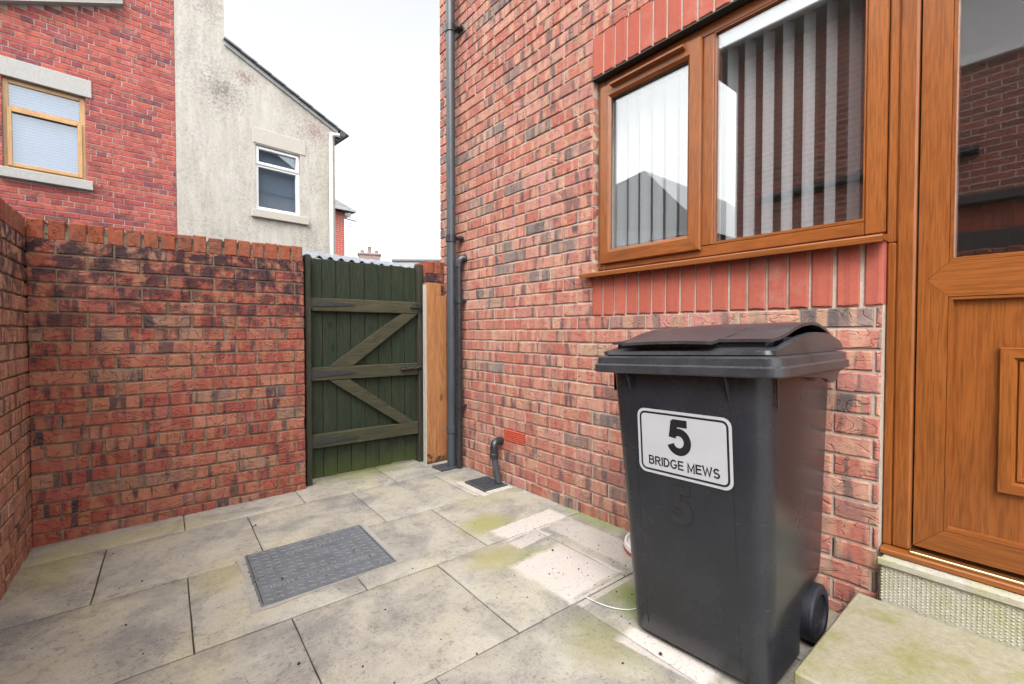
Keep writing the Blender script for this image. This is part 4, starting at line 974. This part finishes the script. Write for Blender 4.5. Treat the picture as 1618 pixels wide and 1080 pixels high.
# lid: base tray, arched side skirts, domed top panel with visor
lid = MB(); lid.loft([rring(0.272, -0.300, 0.285, 0.03, 0.9425), rring(0.274, -0.304, 0.287, 0.03, 0.946), rring(0.272, -0.301, 0.286, 0.03, 0.957), rring(0.262, -0.288, 0.28, 0.03, 0.962), rring(0.235, -0.262, 0.26, 0.03, 0.966)])
LID = lid.build('lid', M['lid'], wb)
arch = [(-0.292, 0.957), (-0.25, 0.963), (-0.17, 0.979), (-0.08, 0.995), (0.02, 1.005), (0.12, 1.003), (0.2, 0.992), (0.27, 0.976), (0.30, 0.962)]
for sx in (-1, 1):
    a, b = (0.255, 0.277) if sx > 0 else (-0.277, -0.255)
    MB().prism(arch + [(0.30, 0.9435), (-0.292, 0.9435)], 'X', a, b).build('lid_skirt', M['lid'], LID)
prof = [(-0.272, 0.992), (-0.21, 0.997), (-0.15, 1.008), (-0.09, 1.023), (-0.02, 1.036), (0.06, 1.042), (0.13, 1.038), (0.20, 1.024), (0.26, 1.002), (0.302, 0.972)]
def dome(x0, x1, prof, th, dz=0.0, name='lid_panel'):
    up = [(y, z + dz) for y, z in prof]; dn = [(y, z + dz - th) for y, z in prof]
    m = MB(); n_ = len(up); nx = 9; rings = []
    for k in range(nx):
        t_ = k / (nx - 1); x = x0 + (x1 - x0) * t_; sag = -0.004 * (2 * t_ - 1) ** 2
        rings.append([(x, y, z + sag) for y, z in up] + [(x, y, z + sag) for y, z in reversed(dn)])
    m.loft(rings, True, True); o = m.build(name, M['lid'], LID); 
    return o
dome(-0.256, 0.256, prof, 0.009)
dome(-0.185, 0.120, [(-0.318, 0.9885), (-0.25, 0.9975), (-0.15, 1.0125), (-0.09, 1.0268), (-0.02, 1.0385), (0.06, 1.0435)], 0.009, 0.0, 'visor')
MB().box(-0.240, 0.240, -0.262, -0.20, 0.963, 0.986).build('visor_support', M['bin'], LID)
MB().box(-0.250, 0.250, -0.16, 0.26, 0.960, 0.992).build('lid_core', M['bin'], LID)
hg = MB(); hg.tube([(-0.24, 0.30, 0.955), (0.24, 0.30, 0.955)], 0.014, 12); hg.build('hinge_bar', M['bin'], wb)
for sx in (-1, 1):
    wl = MB(); prof_w = [(-0.024, 0.062), (-0.024, 0.083), (-0.018, 0.090), (0.018, 0.090), (0.024, 0.083), (0.024, 0.062)]
    ringsw = []
    for k in range(28):
        a = 2 * math.pi * k / 28; ringsw.append([(x, rr2 * math.cos(a), rr2 * math.sin(a)) for x, rr2 in prof_w])
    ringsw.append(ringsw[0]); wl.loft(ringsw, False, True)
    W_ = wl.build('wheel', M['tyre'], wb, (0.214 * sx, 0.135, 0.088))
    MB().tube([(-0.016, 0, 0), (0.016, 0, 0)], 0.063, 24).build('hub', M['bin'], W_)
    for k in range(7): MB().tube([(-0.018 + 0.006 * k, 0.0905 * math.cos(a_), 0.0905 * math.sin(a_)) for a_ in [2 * math.pi * q / 28 for q in range(29)]], 0.0009, 4, False).build('tread', M['tyre'], W_)
MB().tube([(-0.20, 0.135, 0.088), (0.20, 0.135, 0.088)], 0.011, 10).build('axle', M['rust_iron'], wb)
# sticker: follows the sloping front face
slope = math.atan2(0.049, 0.878)
stk = empty('sticker', (0.006, fy(0.668) - 0.0030, 0.668), 0, wb); stk.rotation_euler = (R(90) - slope, R(0.0), 0)
stk.rotation_euler = (Matrix.Rotation(R(90) - slope * -1.0, 4, 'X') @ Matrix.Rotation(R(-1.0), 4, 'Z')).to_euler()
def arc(cx, cy, rx, ry, a0, a1, n_=12): return [(cx + rx * math.cos(R(a0 + (a1 - a0) * k / n_)), cy + ry * math.sin(R(a0 + (a1 - a0) * k / n_))) for k in range(n_ + 1)]
GLYPH = {'B': (.62, [[(0, 0), (0, 1)], [(0, 1), (.36, 1)] + arc(.36, .765, .21, .235, 80, -80) + [(0, .53)], [(0, .53), (.38, .53)] + arc(.38, .265, .24, .265, 80, -80) + [(0, 0)]]),
         'R': (.66, [[(0, 0), (0, 1)], [(0, 1), (.38, 1)] + arc(.38, .745, .24, .255, 80, -80) + [(0, .49)], [(.30, .49), (.66, -.06)]]),
         'I': (0, [[(0, 0), (0, 1)]]), 'D': (.66, [[(0, 0), (0, 1)], [(0, 1), (.24, 1)] + arc(.24, .5, .42, .5, 80, -80) + [(0, 0)]]),
         'G': (.76, [arc(.39, .5, .39, .52, 42, 322, 20) + [(.745, .44), (.42, .44)]]), 'E': (.56, [[(0, 0), (0, 1)], [(0, 1), (.56, 1)], [(0, .52), (.52, .52)], [(0, 0), (.58, 0)]]),
         'M': (.78, [[(0, -.075), (0, 1.0), (.39, .08), (.78, 1.0), (.78, -.075)]]), 'W': (1.06, [[(0, 1.06), (.265, 0), (.53, .95), (.795, 0), (1.06, 1.06)]]),
         'S': (.62, [arc(.31, .755, .28, .26, 25, 255, 12) + arc(.31, .25, .31, .265, 75, -160, 12)]),
         '5': (.62, [[(.60, .93), (.10, .93)], [(.165, 1.0), (.075, .44)], arc(.30, .32, .30, .325, 142, -162, 22)])}
def letters(body, h_, th, cx, cy, z, gap, parent, mat, name):
    m = MB(); adv = []; x = 0
    for ch_ in body:
        if ch_ == ' ': x += .42; continue
        adv.append((ch_, x)); x += GLYPH[ch_][0] + gap
    tot = x - gap; k = 0
    for ch_, gx in adv:
        for pl in GLYPH[ch_][1]:
            P_ = [Vector(((gx + q[0] - tot / 2) * h_ + cx, (q[1] - .5) * h_ + cy)) for q in pl]; n_ = len(P_); L_ = []; R_ = []; ht = th * h_ / 2
            for i, q in enumerate(P_):
                d0 = (q - P_[i - 1]).normalized() if i else (P_[1] - q).normalized(); d1 = (P_[i + 1] - q).normalized() if i < n_ - 1 else d0
                e0 = Vector((-d0.y, d0.x)); e1 = Vector((-d1.y, d1.x)); mt = (e0 + e1)
                mt = mt.normalized() if mt.length > 1e-4 else e0
                kx = min(1.0 / max(mt.dot(e0), .35), 2.2)
                ext = -d0 * ht if i == 0 and ch_ not in 'SG5' else d0 * ht if i == n_ - 1 and ch_ not in 'SG5' else Vector((0, 0))
                L_.append(q + mt * ht * kx + ext); R_.append(q - mt * ht * kx + ext)
            zz = z + k * 2e-5; k += 1
            m.add([(a.x, a.y, zz) for a in L_] + [(a.x, a.y, zz) for a in R_], [(i, i + 1, n_ + i + 1, n_ + i) for i in range(n_ - 1)])
    return m.build(name, mat, parent)
def sheet(name, mat, w_, h_, r_, z0, z1): 
    m = MB(); m.prism(rrect(-w_, w_, -h_, h_, r_, 6), 'Z', z0, z1); return m.build(name, mat, stk)
sheet('backing', M['sticker'], 0.152, 0.104, 0.026, 0.0, 0.0006)
def outline(name, mat, w_, h_, r_, t_, z0, z1):
    a = rrect(-w_, w_, -h_, h_, r_, 6); b = rrect(-w_ + t_, w_ - t_, -h_ + t_, h_ - t_, max(r_ - t_, .002), 6); n_ = len(a)
    m = MB(); m.add([(x, y, z1) for x, y in a] + [(x, y, z1) for x, y in b], [(i, (i + 1) % n_, n_ + (i + 1) % n_, n_ + i) for i in range(n_)]); return m.build(name, mat, stk)
outline('border', M['ink'], 0.1435, 0.0955, 0.020, 0.0062, 0, 0.0010)
letters('5', 0.094, 0.25, -0.008, 0.028, 0.0010, .3, stk, M['ink'], 'numeral')
letters('BRIDGE MEWS', 0.0240, 0.20, 0.0, -0.061, 0.0010, .30, stk, M['ink'], 'lettering')
gh = put_text('5', 0.16, M['residue'], wb, (-0.005, fy(0.475) - 0.0034, 0.475), (R(90) + slope, 0, 0), 0.006, 0.0003, 0.95, 'sticker_residue')

# ================================================================ SMALL THINGS ON THE PAVING
P = h2w(0.425, 0.105, 0); bl = empty('dish', (P.x, P.y, gz(P.x, P.y))); tag(bl, 'white and red dish half hidden behind the bin', 'dish')
bl.rotation_euler = (R(5), R(-6), 0); bl.scale = (0.86, 0.86, 1.1)
pf = [(0.055, 0.002), (0.095, 0.012), (0.112, 0.030), (0.114, 0.036), (0.106, 0.036), (0.09, 0.018), (0.05, 0.008)]
def lathe(profile, seg=36): return [[(r_ * math.cos(2 * math.pi * k / seg), r_ * math.sin(2 * math.pi * k / seg), z) for k in range(seg)] for r_, z in profile]
MB().loft(lathe([(0.05, 0.012), (0.112, 0.014), (0.118, 0.020), (0.114, 0.038), (0.104, 0.040), (0.098, 0.026), (0.05, 0.022)])).build('bowl', M['bowl_white'], bl)
MB().loft(lathe([(0.06, 0.0), (0.117, 0.004), (0.121, 0.010), (0.119, 0.0165), (0.06, 0.0165)])).build('base', M['bowl_red'], bl)
def ctube(px):
    pts_ = []
    for (u, v) in px: pts_.append((u, v, gz(u, v) + 0.004))
    return pts_
import itertools
def catmull(p, n_=8):
    out = []; q = [p[0]] + list(p) + [p[-1]]
    for i in range(1, len(q) - 2):
        for k in range(n_):
            t_ = k / n_; a, b, c_, d = q[i - 1], q[i], q[i + 1], q[i + 2]
            out.append(tuple(0.5 * ((2 * b[j]) + (-a[j] + c_[j]) * t_ + (2 * a[j] - 5 * b[j] + 4 * c_[j] - d[j]) * t_ ** 2 + (-a[j] + 3 * b[j] - 3 * c_[j] + d[j]) * t_ ** 3) for j in range(2)))
    out.append(p[-1]); return out
tag(MB().tube(ctube(catmull([(1.80, -2.075), (1.805, -2.13), (1.825, -2.19), (1.86, -2.235), (1.90, -2.25), (1.96, -2.25)])), 0.0016, 6).build('cord', M['cable']), 'thin white cord lying on green paving by the bin', 'cord')
rd = random.Random(77); db = MB()
for i in range(150):
    x = rd.uniform(0.1, 2.3); y = rd.uniform(-2.5, -0.05)
    if i > 105: x = rd.gauss(1.95, 0.16); y = rd.gauss(-1.75, 0.28)
    if i < 12: x = rd.uniform(.85, 1.32); y = rd.uniform(-1.3, -.85)
    if x > 2.3: continue
    s_ = rd.choice((0.002, 0.0025, 0.003, 0.004, 0.0065 if i % 5 == 0 else 0.003)); z = gz(x, y) + (0.009 if .8 < x < 1.37 and -1.34 < y < -.82 else 0.001)
    ph = rd.uniform(0, 6.28); ring = [(x + s_ * rd.uniform(.7, 1.3) * math.cos(ph + a * 1.047), y + s_ * rd.uniform(.7, 1.3) * math.sin(ph + a * 1.047), z) for a in range(6)]
    db.loft([ring, [(x + (q[0] - x) * .55, y + (q[1] - y) * .55, z + s_ * .9) for q in ring]], True, True)
dbo = db.build('soil_crumbs', M['debris']); tag(dbo, 'dark soil crumbs scattered over the pale paving', 'crumbs', kind='stuff')
# weeds and moss
def weed(x, y, z, n_, size, label, seed):
    rg = random.Random(seed); m = MB(); r_ = empty('weed', (x, y, z)); tag(r_, label, 'weed', 'small weeds in the joints')
    for k in range(n_):
        a = rg.uniform(0, 6.28); l = size * rg.uniform(.6, 1.2); up = rg.uniform(.3, 1.0); w_ = l * .22
        d = Vector((math.cos(a), math.sin(a), 0)); s_ = Vector((-d.y, d.x, 0))
        p0 = Vector((0, 0, 0)); p1 = d * l * .5 + Vector((0, 0, l * up * .6)); p2 = d * l + Vector((0, 0, l * up * .75))
        m.add([p0, p1 - s_ * w_, p1 + s_ * w_ + Vector((0, 0, .001)), p2], [(0, 1, 3, 2)], True)
    m.build('leaves', M['leaf'], r_)
    return r_
weed(0.822, -1.11, gz(.82, -1.1) + .004, 9, 0.016, 'small green weed at the left edge of the inspection cover', 1)
weed(0.912, -0.46, gz(.91, -.46), 8, 0.014, 'small green weed in the joint behind the inspection cover', 2)
weed(0.842, 0.05, 1.642, 9, 0.020, 'tiny weed growing between coping bricks of the stained wall', 3)
ms = MB(); rm_ = random.Random(15)
def clump(x, y, z, s_):
    ring = []
    for k in range(7):
        a = k * .8976; ring.append((x + s_ * rm_.uniform(.7, 1.4) * math.cos(a), y + s_ * rm_.uniform(.6, 1.1) * math.sin(a), z))
    ms.loft([ring, [(x + (q[0] - x) * .6, y + (q[1] - y) * .6, z + s_ * .55) for q in ring]], True, True)
for i in range(17):                                       # moss in the coping joints
    for k in range(5): clump(cw * i + rm_.uniform(-.004, .004), rm_.uniform(0.0, 0.02) + .008, 1.562 + rm_.uniform(0, .075), rm_.uniform(.003, .0065))
for k in range(60):                                       # along the cover's edge
    t_ = rm_.random(); e_ = rm_.choice((0, 1, 1)); 
    x, y = ((0.815 + rm_.uniform(-.004, .004), -0.835 - 0.5 * t_) if e_ == 0 else (0.815 + 0.54 * t_, -0.836 + rm_.uniform(-.005, .004)))
    clump(x, y, gz(x, y) + .003, rm_.uniform(.003, .007))
for k in range(120):                                      # foot of the walls and joints
    q = rm_.random()
    if q < .35: x, y = rm_.uniform(0, 1.29), -0.003
    elif q < .6: x, y = 0.003, rm_.uniform(-1.2, 0)
    else:
        v_ = rm_.choice((-.856, -1.457, -2.052)); x, y = uv2xy(rm_.uniform(0.0, 2.3), v_)
    clump(x, y, gz(x, y) - .008 + (0.006 if q < .6 else 0), rm_.uniform(.003, .0055))
tag(ms.build('moss', M['moss']), 'dark moss clumps in the joints of coping and paving', 'moss', kind='stuff')

# ================================================================ FAR TERRACE: brick house
th = empty('terraced_house', FO, FROT); tag(th, 'old red brick terraced house with a pale oak upstairs window', 'house')
TX0, TX1, TK = -1.62, 0.945, 0.355
def tz(x): return 5.66 + (x - TK) * 0.472                   # underside of the sloping verge
cm = MB(); wx0, wx1, wz0, wz1 = -0.800, -0.045, 3.13, 4.255
def tcol(a, b, z0): cm.prism([(a, z0), (b, z0), (b, tz(b)), (a, tz(a))], 'Y', 0.006, 0.3)
tcol(TX0, wx0, -0.06); cm.box(wx0, wx1, 0.006, 0.3, -0.06, wz0); tcol(wx0, wx1, wz1); tcol(wx1, TK, -0.06); cm.box(TK, TX1, 0.006, 0.5, -0.06, 7.5)
cm.box(TX0, TX0 + .3, 0.3, 5.0, -0.06, 4.7); cm.box(TX0 + .3, TX1, 0.9, 1.0, -0.06, 4.6)
tw = cm.build('wall', M['mortar_far'], th)
hl = [(wx0 - .06, wx1 + .06, wz1 + .03, wz1 + .235), (wx0, wx1, wz0, wz1), (wx0 - .06, wx1 + .06, wz0 - .12, wz0)]
fl = []
for (x, z, L, H, i) in courses(TX0, TX1, -0.02, 100, start=0, holes=hl, hdr=[i for i in range(100) if i % 5 == 2], wob=0.005):
    if x + L <= TK + 0.01 or z + H < tz(TK):
        if z + H > tz(x): 
            if z + H > tz(x + L): continue
            nx_ = TK + (z + H - 5.66) / 0.472; L = x + L - nx_; x = nx_
            if L < 0.03: continue
    elif x < TK: L = x + L - TK; x = TK
    if L < 0.02: continue
    fl.append((x, z, L, H, i))
def fvis(x, z, L, H):
    Mx = Matrix.Translation(FO) @ Matrix.Rotation(FROT, 4, 'Z'); c = project(Mx @ Vector((x + L / 2, 0, z + H / 2)))
    if c is None or not (-10 < c[0] < 300 and -10 < c[1] < 385): return 0
    return L * H / max((Mx @ Vector((x, 0, z)) - cam.location).length, .1) ** 2
order = sorted(range(len(fl)), key=lambda k: -fvis(*fl[k][:4])); top = set(k for k in order[:300] if fvis(*fl[k][:4]) > 0); jn = []
for k, (x, z, L, H, i) in enumerate(fl):
    if k in top: lay_single('brick', tw, x, z, snap(L), H, M['brick_far'], jit=0.002)
    else: jn.append((x, z, L, H))
lay_joined('brickwork', tw, jn, M['brick_far'])
def far_window(parent, x0, x1, z0, z1, transom, mat, light_open, label, lint, sill, lmat, smat, blinds):
    wn = empty('window', (0, 0, 0), 0, parent); wn['label'] = label
    fy_ = 0.05; b = 0.055
    MB().cbox(x0, x0 + b, fy_, fy_ + .07, z0, z1, .004).build('frame_stile', mat, wn); MB().cbox(x1 - b, x1, fy_, fy_ + .07, z0, z1, .004).build('frame_stile', mat, wn)
    for (a, c_) in ((z0, z0 + b), (z1 - b, z1), (transom - b * .5, transom + b * .5)): MB().cbox(x0 + b, x1 - b, fy_ + .001, fy_ + .07, a, c_, .004).build('frame_rail', mat, wn)
    if light_open:
        a0, a1, c0, c1 = light_open; q = 0.045
        MB().cbox(a0, a0 + q, fy_ - .02, fy_ - .0005, c0, c1, .004).build('sash_stile', mat, wn); MB().cbox(a1 - q, a1, fy_ - .02, fy_ - .0005, c0, c1, .004).build('sash_stile', mat, wn)
        MB().cbox(a0 + q, a1 - q, fy_ - .0195, fy_ - .0005, c0, c0 + q, .004).build('sash_rail', mat, wn); MB().cbox(a0 + q, a1 - q, fy_ - .0195, fy_ - .0005, c1 - q, c1, .004).build('sash_rail', mat, wn)
    MB().box(x0 + b - .005, x1 - b + .005, fy_ + .02, fy_ + .026, z0 + b - .005, transom - b * .5 + .005).build('pane', M['glass_far'], wn)
    MB().box(x0 + b - .005, x1 - b + .005, fy_ + .02, fy_ + .026, transom + b * .5 - .005, z1 - b + .005).build('pane', M['glass_far'], wn)
    MB().cbox(lint[0], lint[1], -0.012, 0.12, lint[2], lint[3], .006).build('lintel', lmat, wn)
    MB().cbox(sill[0], sill[1], -0.06, 0.12, sill[2], sill[3], .006).build('sill', smat, wn)
    return wn
fw1 = far_window(th, wx0, wx1, wz0, wz1, 3.90, M['pale_oak'], (wx0 + .035, wx1 - .035, wz0 + .04, 3.895), 'pale oak framed window under a white painted lintel', (wx0 - .055, wx1 + .065, 4.258, 4.492), (wx0 - .055, wx1 + .06, 3.005, 3.127), M['lintel'], M['lintel'], True)
for i in range(29):
    z = wz0 + 0.06 + i * 0.0365; m = MB(); m.add([(wx0 + .06, 0.098, z), (wx1 - .06, 0.098, z), (wx1 - .06, 0.104, z + .034), (wx0 + .06, 0.104, z + .034)], [(0, 1, 2, 3)])
    if i == 0: vbl = m.mesh('blind_slat', M['blind_far']); vo_ = empty('venetian_blind', FO, FROT); tag(vo_, 'closed white venetian blind inside the pale oak window', 'blind')
    o = bpy.data.objects.new('blind_slat', vbl); o.location = (0, 0, i * 0.0365); link(o, vo_)
# sloping verge board high up on the left
vx = TX0 - .12
MB().prism([(vx, tz(vx)), (TK, tz(TK)), (TK, tz(TK) + .09), (vx, tz(vx) + .09)], 'Y', -0.09, 0.0055).build('verge_board', M['lintel'], th)
MB().prism([(vx, tz(vx) + .092), (TK - .002, tz(TK) + .092), (TK - .002, tz(TK) + .128), (vx, tz(vx) + .128)], 'Y', -0.12, 3.0).build('roof', M['grey_lead'], th)
MB().cbox(TK - .05, TX1 + .06, -0.06, 0.56, 7.5, 7.66, .01).build('chimney_cap', M['lintel'], th)

# ---- rendered neighbour
rh = empty('rendered_house', FO, FROT); tag(rh, 'stained white rendered house with a sloping slate verge', 'house')
X0, X1 = 0.948, 3.392; ww = (2.035, 2.756, 3.165, 4.246)
def rz_(x): return 5.735 - (x - 1.597) * (5.735 - 4.915) / (3.392 - 1.597)
rw = MB()
rw.box(X0, 1.597, 0.0, 0.35, -0.06, 7.6)
def colx(a, b, z0, zt=None):
    za, zb = (rz_(a), rz_(b)) if zt is None else (zt, zt)
    rw.prism([(a, z0), (b, z0), (b, zb), (a, za)], 'Y', 0.0, 0.35)
colx(1.597, ww[0], -0.06); colx(ww[0], ww[1], -0.06, ww[2]); colx(ww[0], ww[1], ww[3]); colx(ww[1], X1, -0.06)
rw.box(X1 - .3, X1, 0.35, 5.0, -0.06, 4.9)
rw.box(X0 + .01, X1 - .3, 0.9, 1.0, -0.06, 4.9)
rw.build('wall', M['render'], rh)
far_window(rh, *ww, 3.918, M['white_upvc'], (ww[0] + .012, ww[1] - .012, 3.93, ww[3] - .012), 'white framed window with blue-grey glass', (1.992, 2.852, 4.262, 4.520), (1.957, 2.882, 3.02, 3.150), M['cream_lintel'], M['cream_lintel'], False)
MB().box(ww[0] + .02, ww[1] - .02, 0.16, 0.17, ww[2], ww[3]).build('curtain', M['curtain_far'], rh)  # grey-blue sheet added behind the glass, standing in for reflected sky
# slate verge in overlapping lengths
nv = 9; xa, xb = 1.585, 3.62
for i in range(nv):
    a = xa + (xb - xa) * i / nv; b = xa + (xb - xa) * (i + 1) / nv + 0.02; za, zb = rz_(a) + .012, rz_(b) + .024
    MB().prism([(a, za), (b, zb), (b, zb + .024), (a, za + .024)], 'Y', -0.085, 2.5).build('slate', M['slate'], rh)
MB().prism([(1.597, rz_(1.597) - .055), (3.45, rz_(3.45) - .055), (3.45, rz_(3.45) + .010), (1.597, rz_(1.597) + .010)], 'Y', -0.03, -0.002).build('verge_mortar', M['grey_lead'], rh)
gt = MB(); gt.tube([(3.50, -0.12, 4.82), (3.50, 3.0, 4.82)], 0.055, 12); gt.build('gutter', M['gutter'], rh)
MB().cbox(3.392, 3.47, -0.02, 3.0, 4.70, 4.84, .004).build('fascia', M['gutter'], rh)
MB().tube([(3.50, -0.06, 4.80), (3.40, -0.06, 4.79), (3.30, -0.06, 4.77), (3.295, -0.06, 4.70), (3.295, -0.06, -0.03)], 0.036, 12).build('downpipe', M['white_paint'], rh)
MB().cbox(0.9, 1.58, 0.0 - .06, 0.5, 7.6, 7.75, .01).build('chimney_cap', M['lintel'], rh)

# ================================================================ OTHER BACKGROUND
sh = empty('lean_to', (1.0, 2.26, 0)); tag(sh, 'lean-to with a corrugated sheet roof showing above the gate', 'shed')
cr = MB(); pitch = 0.125; ncol = int(3.2 / pitch * 8); vs = []; fs = []
for j, (y, z) in enumerate(((0.0, 1.985), (1.05, 2.205))):
    for i in range(ncol + 1):
        x = i * 3.2 / ncol; zz = z - 0.03 * x + 0.022 * math.cos(2 * math.pi * x / pitch); vs.append((x, y, zz))
nn = ncol + 1; m = len(vs); vs += [(x, y, z - .007) for x, y, z in vs]
for i in range(ncol): fs += [(i, i + 1, nn + i + 1, nn + i), (m + i, m + nn + i, m + nn + i + 1, m + i + 1), (i, m + i, m + i + 1, i + 1), (nn + i, nn + i + 1, m + nn + i + 1, m + nn + i)]
cr.add(vs, fs, True); cr.build('corrugated_roof', M['corrugated'], sh)
MB().box(0.03, 3.17, 0.06, 0.16, -0.06, 1.80).build('wall', M['chimney_brick'], sh); MB().box(0.03, 3.17, 0.95, 1.05, -0.06, 1.95).build('wall', M['chimney_brick'], sh)
MB().cbox(0.02, 3.18, 0.04, 0.10, 1.80, 1.86, .004).build('wall_plate', M['green_post'], sh)

rhs = empty('red_house', (3.0, 13.1, 0), R(7.36)); tag(rhs, 'bright red brick house end behind the rendered house downpipe', 'house')
MB().box(0, 2.92, 0, 6, -0.06, 5.42).build('wall', M['distant_brick'], rhs)
MB().add([(-.2, -.25, 5.50), (3.22, -.25, 5.50), (3.22, 6.2, 5.50), (-.2, 6.2, 5.5), (1.4, 1.4, 6.9), (1.4, 4.6, 6.9)], [(0, 1, 4), (1, 2, 5, 4), (2, 3, 5), (3, 0, 4, 5), (0, 3, 2, 1)]).build('roof', M['slate'], rhs)
MB().cbox(-.2, 3.24, -0.30, -0.24, 5.42, 5.51, .01).build('gutter', M['grey_lead'], rhs); MB().cbox(3.18, 3.26, -0.2, 6.1, 5.42, 5.51, .01).build('gutter', M['grey_lead'], rhs)
MB().cbox(2.92, 3.15, -0.1, 6.0, 5.30, 5.41, .01).build('soffit', M['white_paint'], rhs)
ae = empty('tv_aerial', (5.5, 12.9, 5.0)); tag(ae, 'small television aerial on a bracket beside the red house', 'aerial')
MB().tube([(0, 0, 0.10), (0.62, 0, 0.02)], 0.018, 6).build('boom', M['gutter'], ae)
MB().tube([(0.40, -0.02, -0.22), (0.40, -0.02, 0.28)], 0.012, 6).build('mast', M['grey_lead'], ae)
for z in (-0.2, -0.08, 0.12, 0.24): MB().tube([(0.30, -0.03, z), (0.50, -0.03, z)], 0.010, 5).build('element', M['grey_lead'], ae)

def chimney_house(label, x0, y0, w_, zt, roofz, roofw, npots):
    r_ = empty('distant_house', (x0, y0, 0), R(-20)); tag(r_, label, 'house')
    MB().box(-roofw, roofw, 1.0, 7, -0.06, roofz - 2.2).build('wall', M['chimney_brick'], r_)
    MB().add([(-roofw - .2, 0.6, roofz - 2.2), (roofw + .2, 0.6, roofz - 2.2), (roofw + .2, 7.4, roofz - 2.2), (-roofw - .2, 7.4, roofz - 2.2), (-roofw * .3, 4, roofz), (roofw * .4, 4, roofz)], [(0, 1, 5, 4), (1, 2, 5), (2, 3, 4, 5), (3, 0, 4), (0, 3, 2, 1)]).build('roof', M['slate'], r_)
    ch = MB(); ch.box(-w_ / 2, w_ / 2, 3.5, 4.3, roofz - 1.5, zt - .12); ch.cbox(-w_ / 2 - .06, w_ / 2 + .06, 3.44, 4.36, zt - .12, zt, .02)
    C_ = ch.build('chimney', M['chimney_brick'], r_)
    for k in range(npots):
        x = -w_ / 2 + w_ * (k + .5) / npots; MB().loft([[(x + q * math.cos(a), 3.9 + q * math.sin(a), z) for a in [2 * math.pi * i / 12 for i in range(12)]] for q, z in ((.14, zt), (.11, zt + .06), (.10, zt + (.42 if k == npots // 3 else .16)), (.13, zt + (.46 if k == npots // 3 else .2)))]).build('pot', M['chimney_brick'], C_)
chimney_house('distant house with a wide brick chimney stack above the gate', 10.3, 22.6, 1.35, 6.25, 5.45, 3.4, 3)
chimney_house('farther house with a small chimney left of the wide stack', 10.2, 27.6, 1.1, 5.95, 5.1, 2.6, 2)
fr_ = empty('flat_roof_building', (4.1, 5.1, 0), R(-36)); tag(fr_, 'low flat-roofed building edge beside the house corner', 'building')
MB().cbox(0, 3.0, 0, 2.5, 2.45, 2.50, .008).build('roof_edge', M['slate'], fr_); MB().cbox(0.02, 2.98, 0.02, 2.48, 2.36, 2.449, .005).build('fascia', M['lintel'], fr_); MB().box(0.15, 2.9, 0.15, 2.4, -0.06, 2.359).build('wall', M['render'], fr_)

# ---- neighbours opposite, seen as reflections in the glass
oph = empty('opposite_house', h2w(3.2, 5.0, 0), HROT + math.pi); tag(oph, 'brick house across the way mirrored in the window and door glass', 'house')
OL = 4.78
ow = MB(); ow.box(0, OL, 0, 0.3, -0.06, 5.14); ow.box(0, 0.3, .3, 6, -0.06, 5.14); ow.box(OL - .3, OL, .3, 6, -.06, 5.14)
ow.build('wall', M['opp_brick'], oph)
MB().add([(-.2, -.40, 5.16), (OL + .40, -.40, 5.16), (OL + .40, 6.4, 5.16), (-.2, 6.4, 5.16), (-.2, 3, 6.9), (OL + .40, 3, 6.9)], [(0, 1, 5, 4), (2, 3, 4, 5), (1, 2, 5), (3, 0, 4), (0, 3, 2, 1)]).build('roof', M['slate'], oph)
MB().tube([(-.2, -.45, 5.15), (OL + .40, -.45, 5.15)], 0.06, 10).build('gutter', M['gutter'], oph)
MB().tube([(OL - 2.6, -.05, 3.05), (OL - 0.4, -.05, 3.0)], 0.05, 10).build('wall_pipe', M['pipe_black'], oph)
def opx(s): return 3.2 - s
for (s0, s1, z0, z1) in ((0.2, 1.9, 4.05, 5.02),):
    wn = empty('window', (0, 0, 0), 0, oph)
    MB().cbox(opx(s1), opx(s0), -0.02, -0.002, z0, z1, .004).build('frame', M['white_upvc'], wn); MB().box(opx(s1) + .06, opx(s0) - .06, -0.026, -0.0205, z0 + .06, z1 - .06).build('pane', M['glass_in'], wn)
    MB().cbox(opx(s1) - .1, opx(s0) + .1, -0.07, -0.002, z0 - .06, z0 - .002, .004).build('sill', M['white_upvc'], wn)
MB().cbox(opx(3.1), opx(0.4), -0.16, -0.002, 2.46, 2.56, .01).build('canopy_edge', M['gutter'], oph)
for k in range(34):
    if k == 0: sme2 = MB().cbox(0, 0.066, -0.006, -0.001, 2.20, 2.42, .001).mesh('soldier_brick', M['brick_red'])
    o = bpy.data.objects.new('soldier_brick', sme2); o.location = (opx(3.1) + k * 0.076, 0, 0); link(o, oph)
MB().cbox(opx(3.0), opx(0.5), -0.03, -0.002, -0.02, 2.18, .005).build('garage_door', M['gutter'], oph)
ngb = empty('hipped_house', h2w(-6.2, 9.2, 0), HROT + math.pi); tag(ngb, 'house with a dark hipped roof mirrored in the casement pane', 'house')
MB().box(-1.8, 9.0, 0, 6, -0.06, 3.6).build('wall', M['opp_brick'], ngb)
MB().add([(-2.2, -.4, 3.6), (9.4, -.4, 3.6), (9.4, 6.4, 3.6), (-2.2, 6.4, 3.6), (0.1, 0.3, 5.85), (9.0, 3, 5.9), (0.1, 5.5, 5.85)], [(0, 1, 5, 4), (1, 2, 5), (2, 3, 6, 5), (3, 0, 4, 6), (4, 5, 6), (0, 3, 2, 1)]).build('roof', M['slate'], ngb)
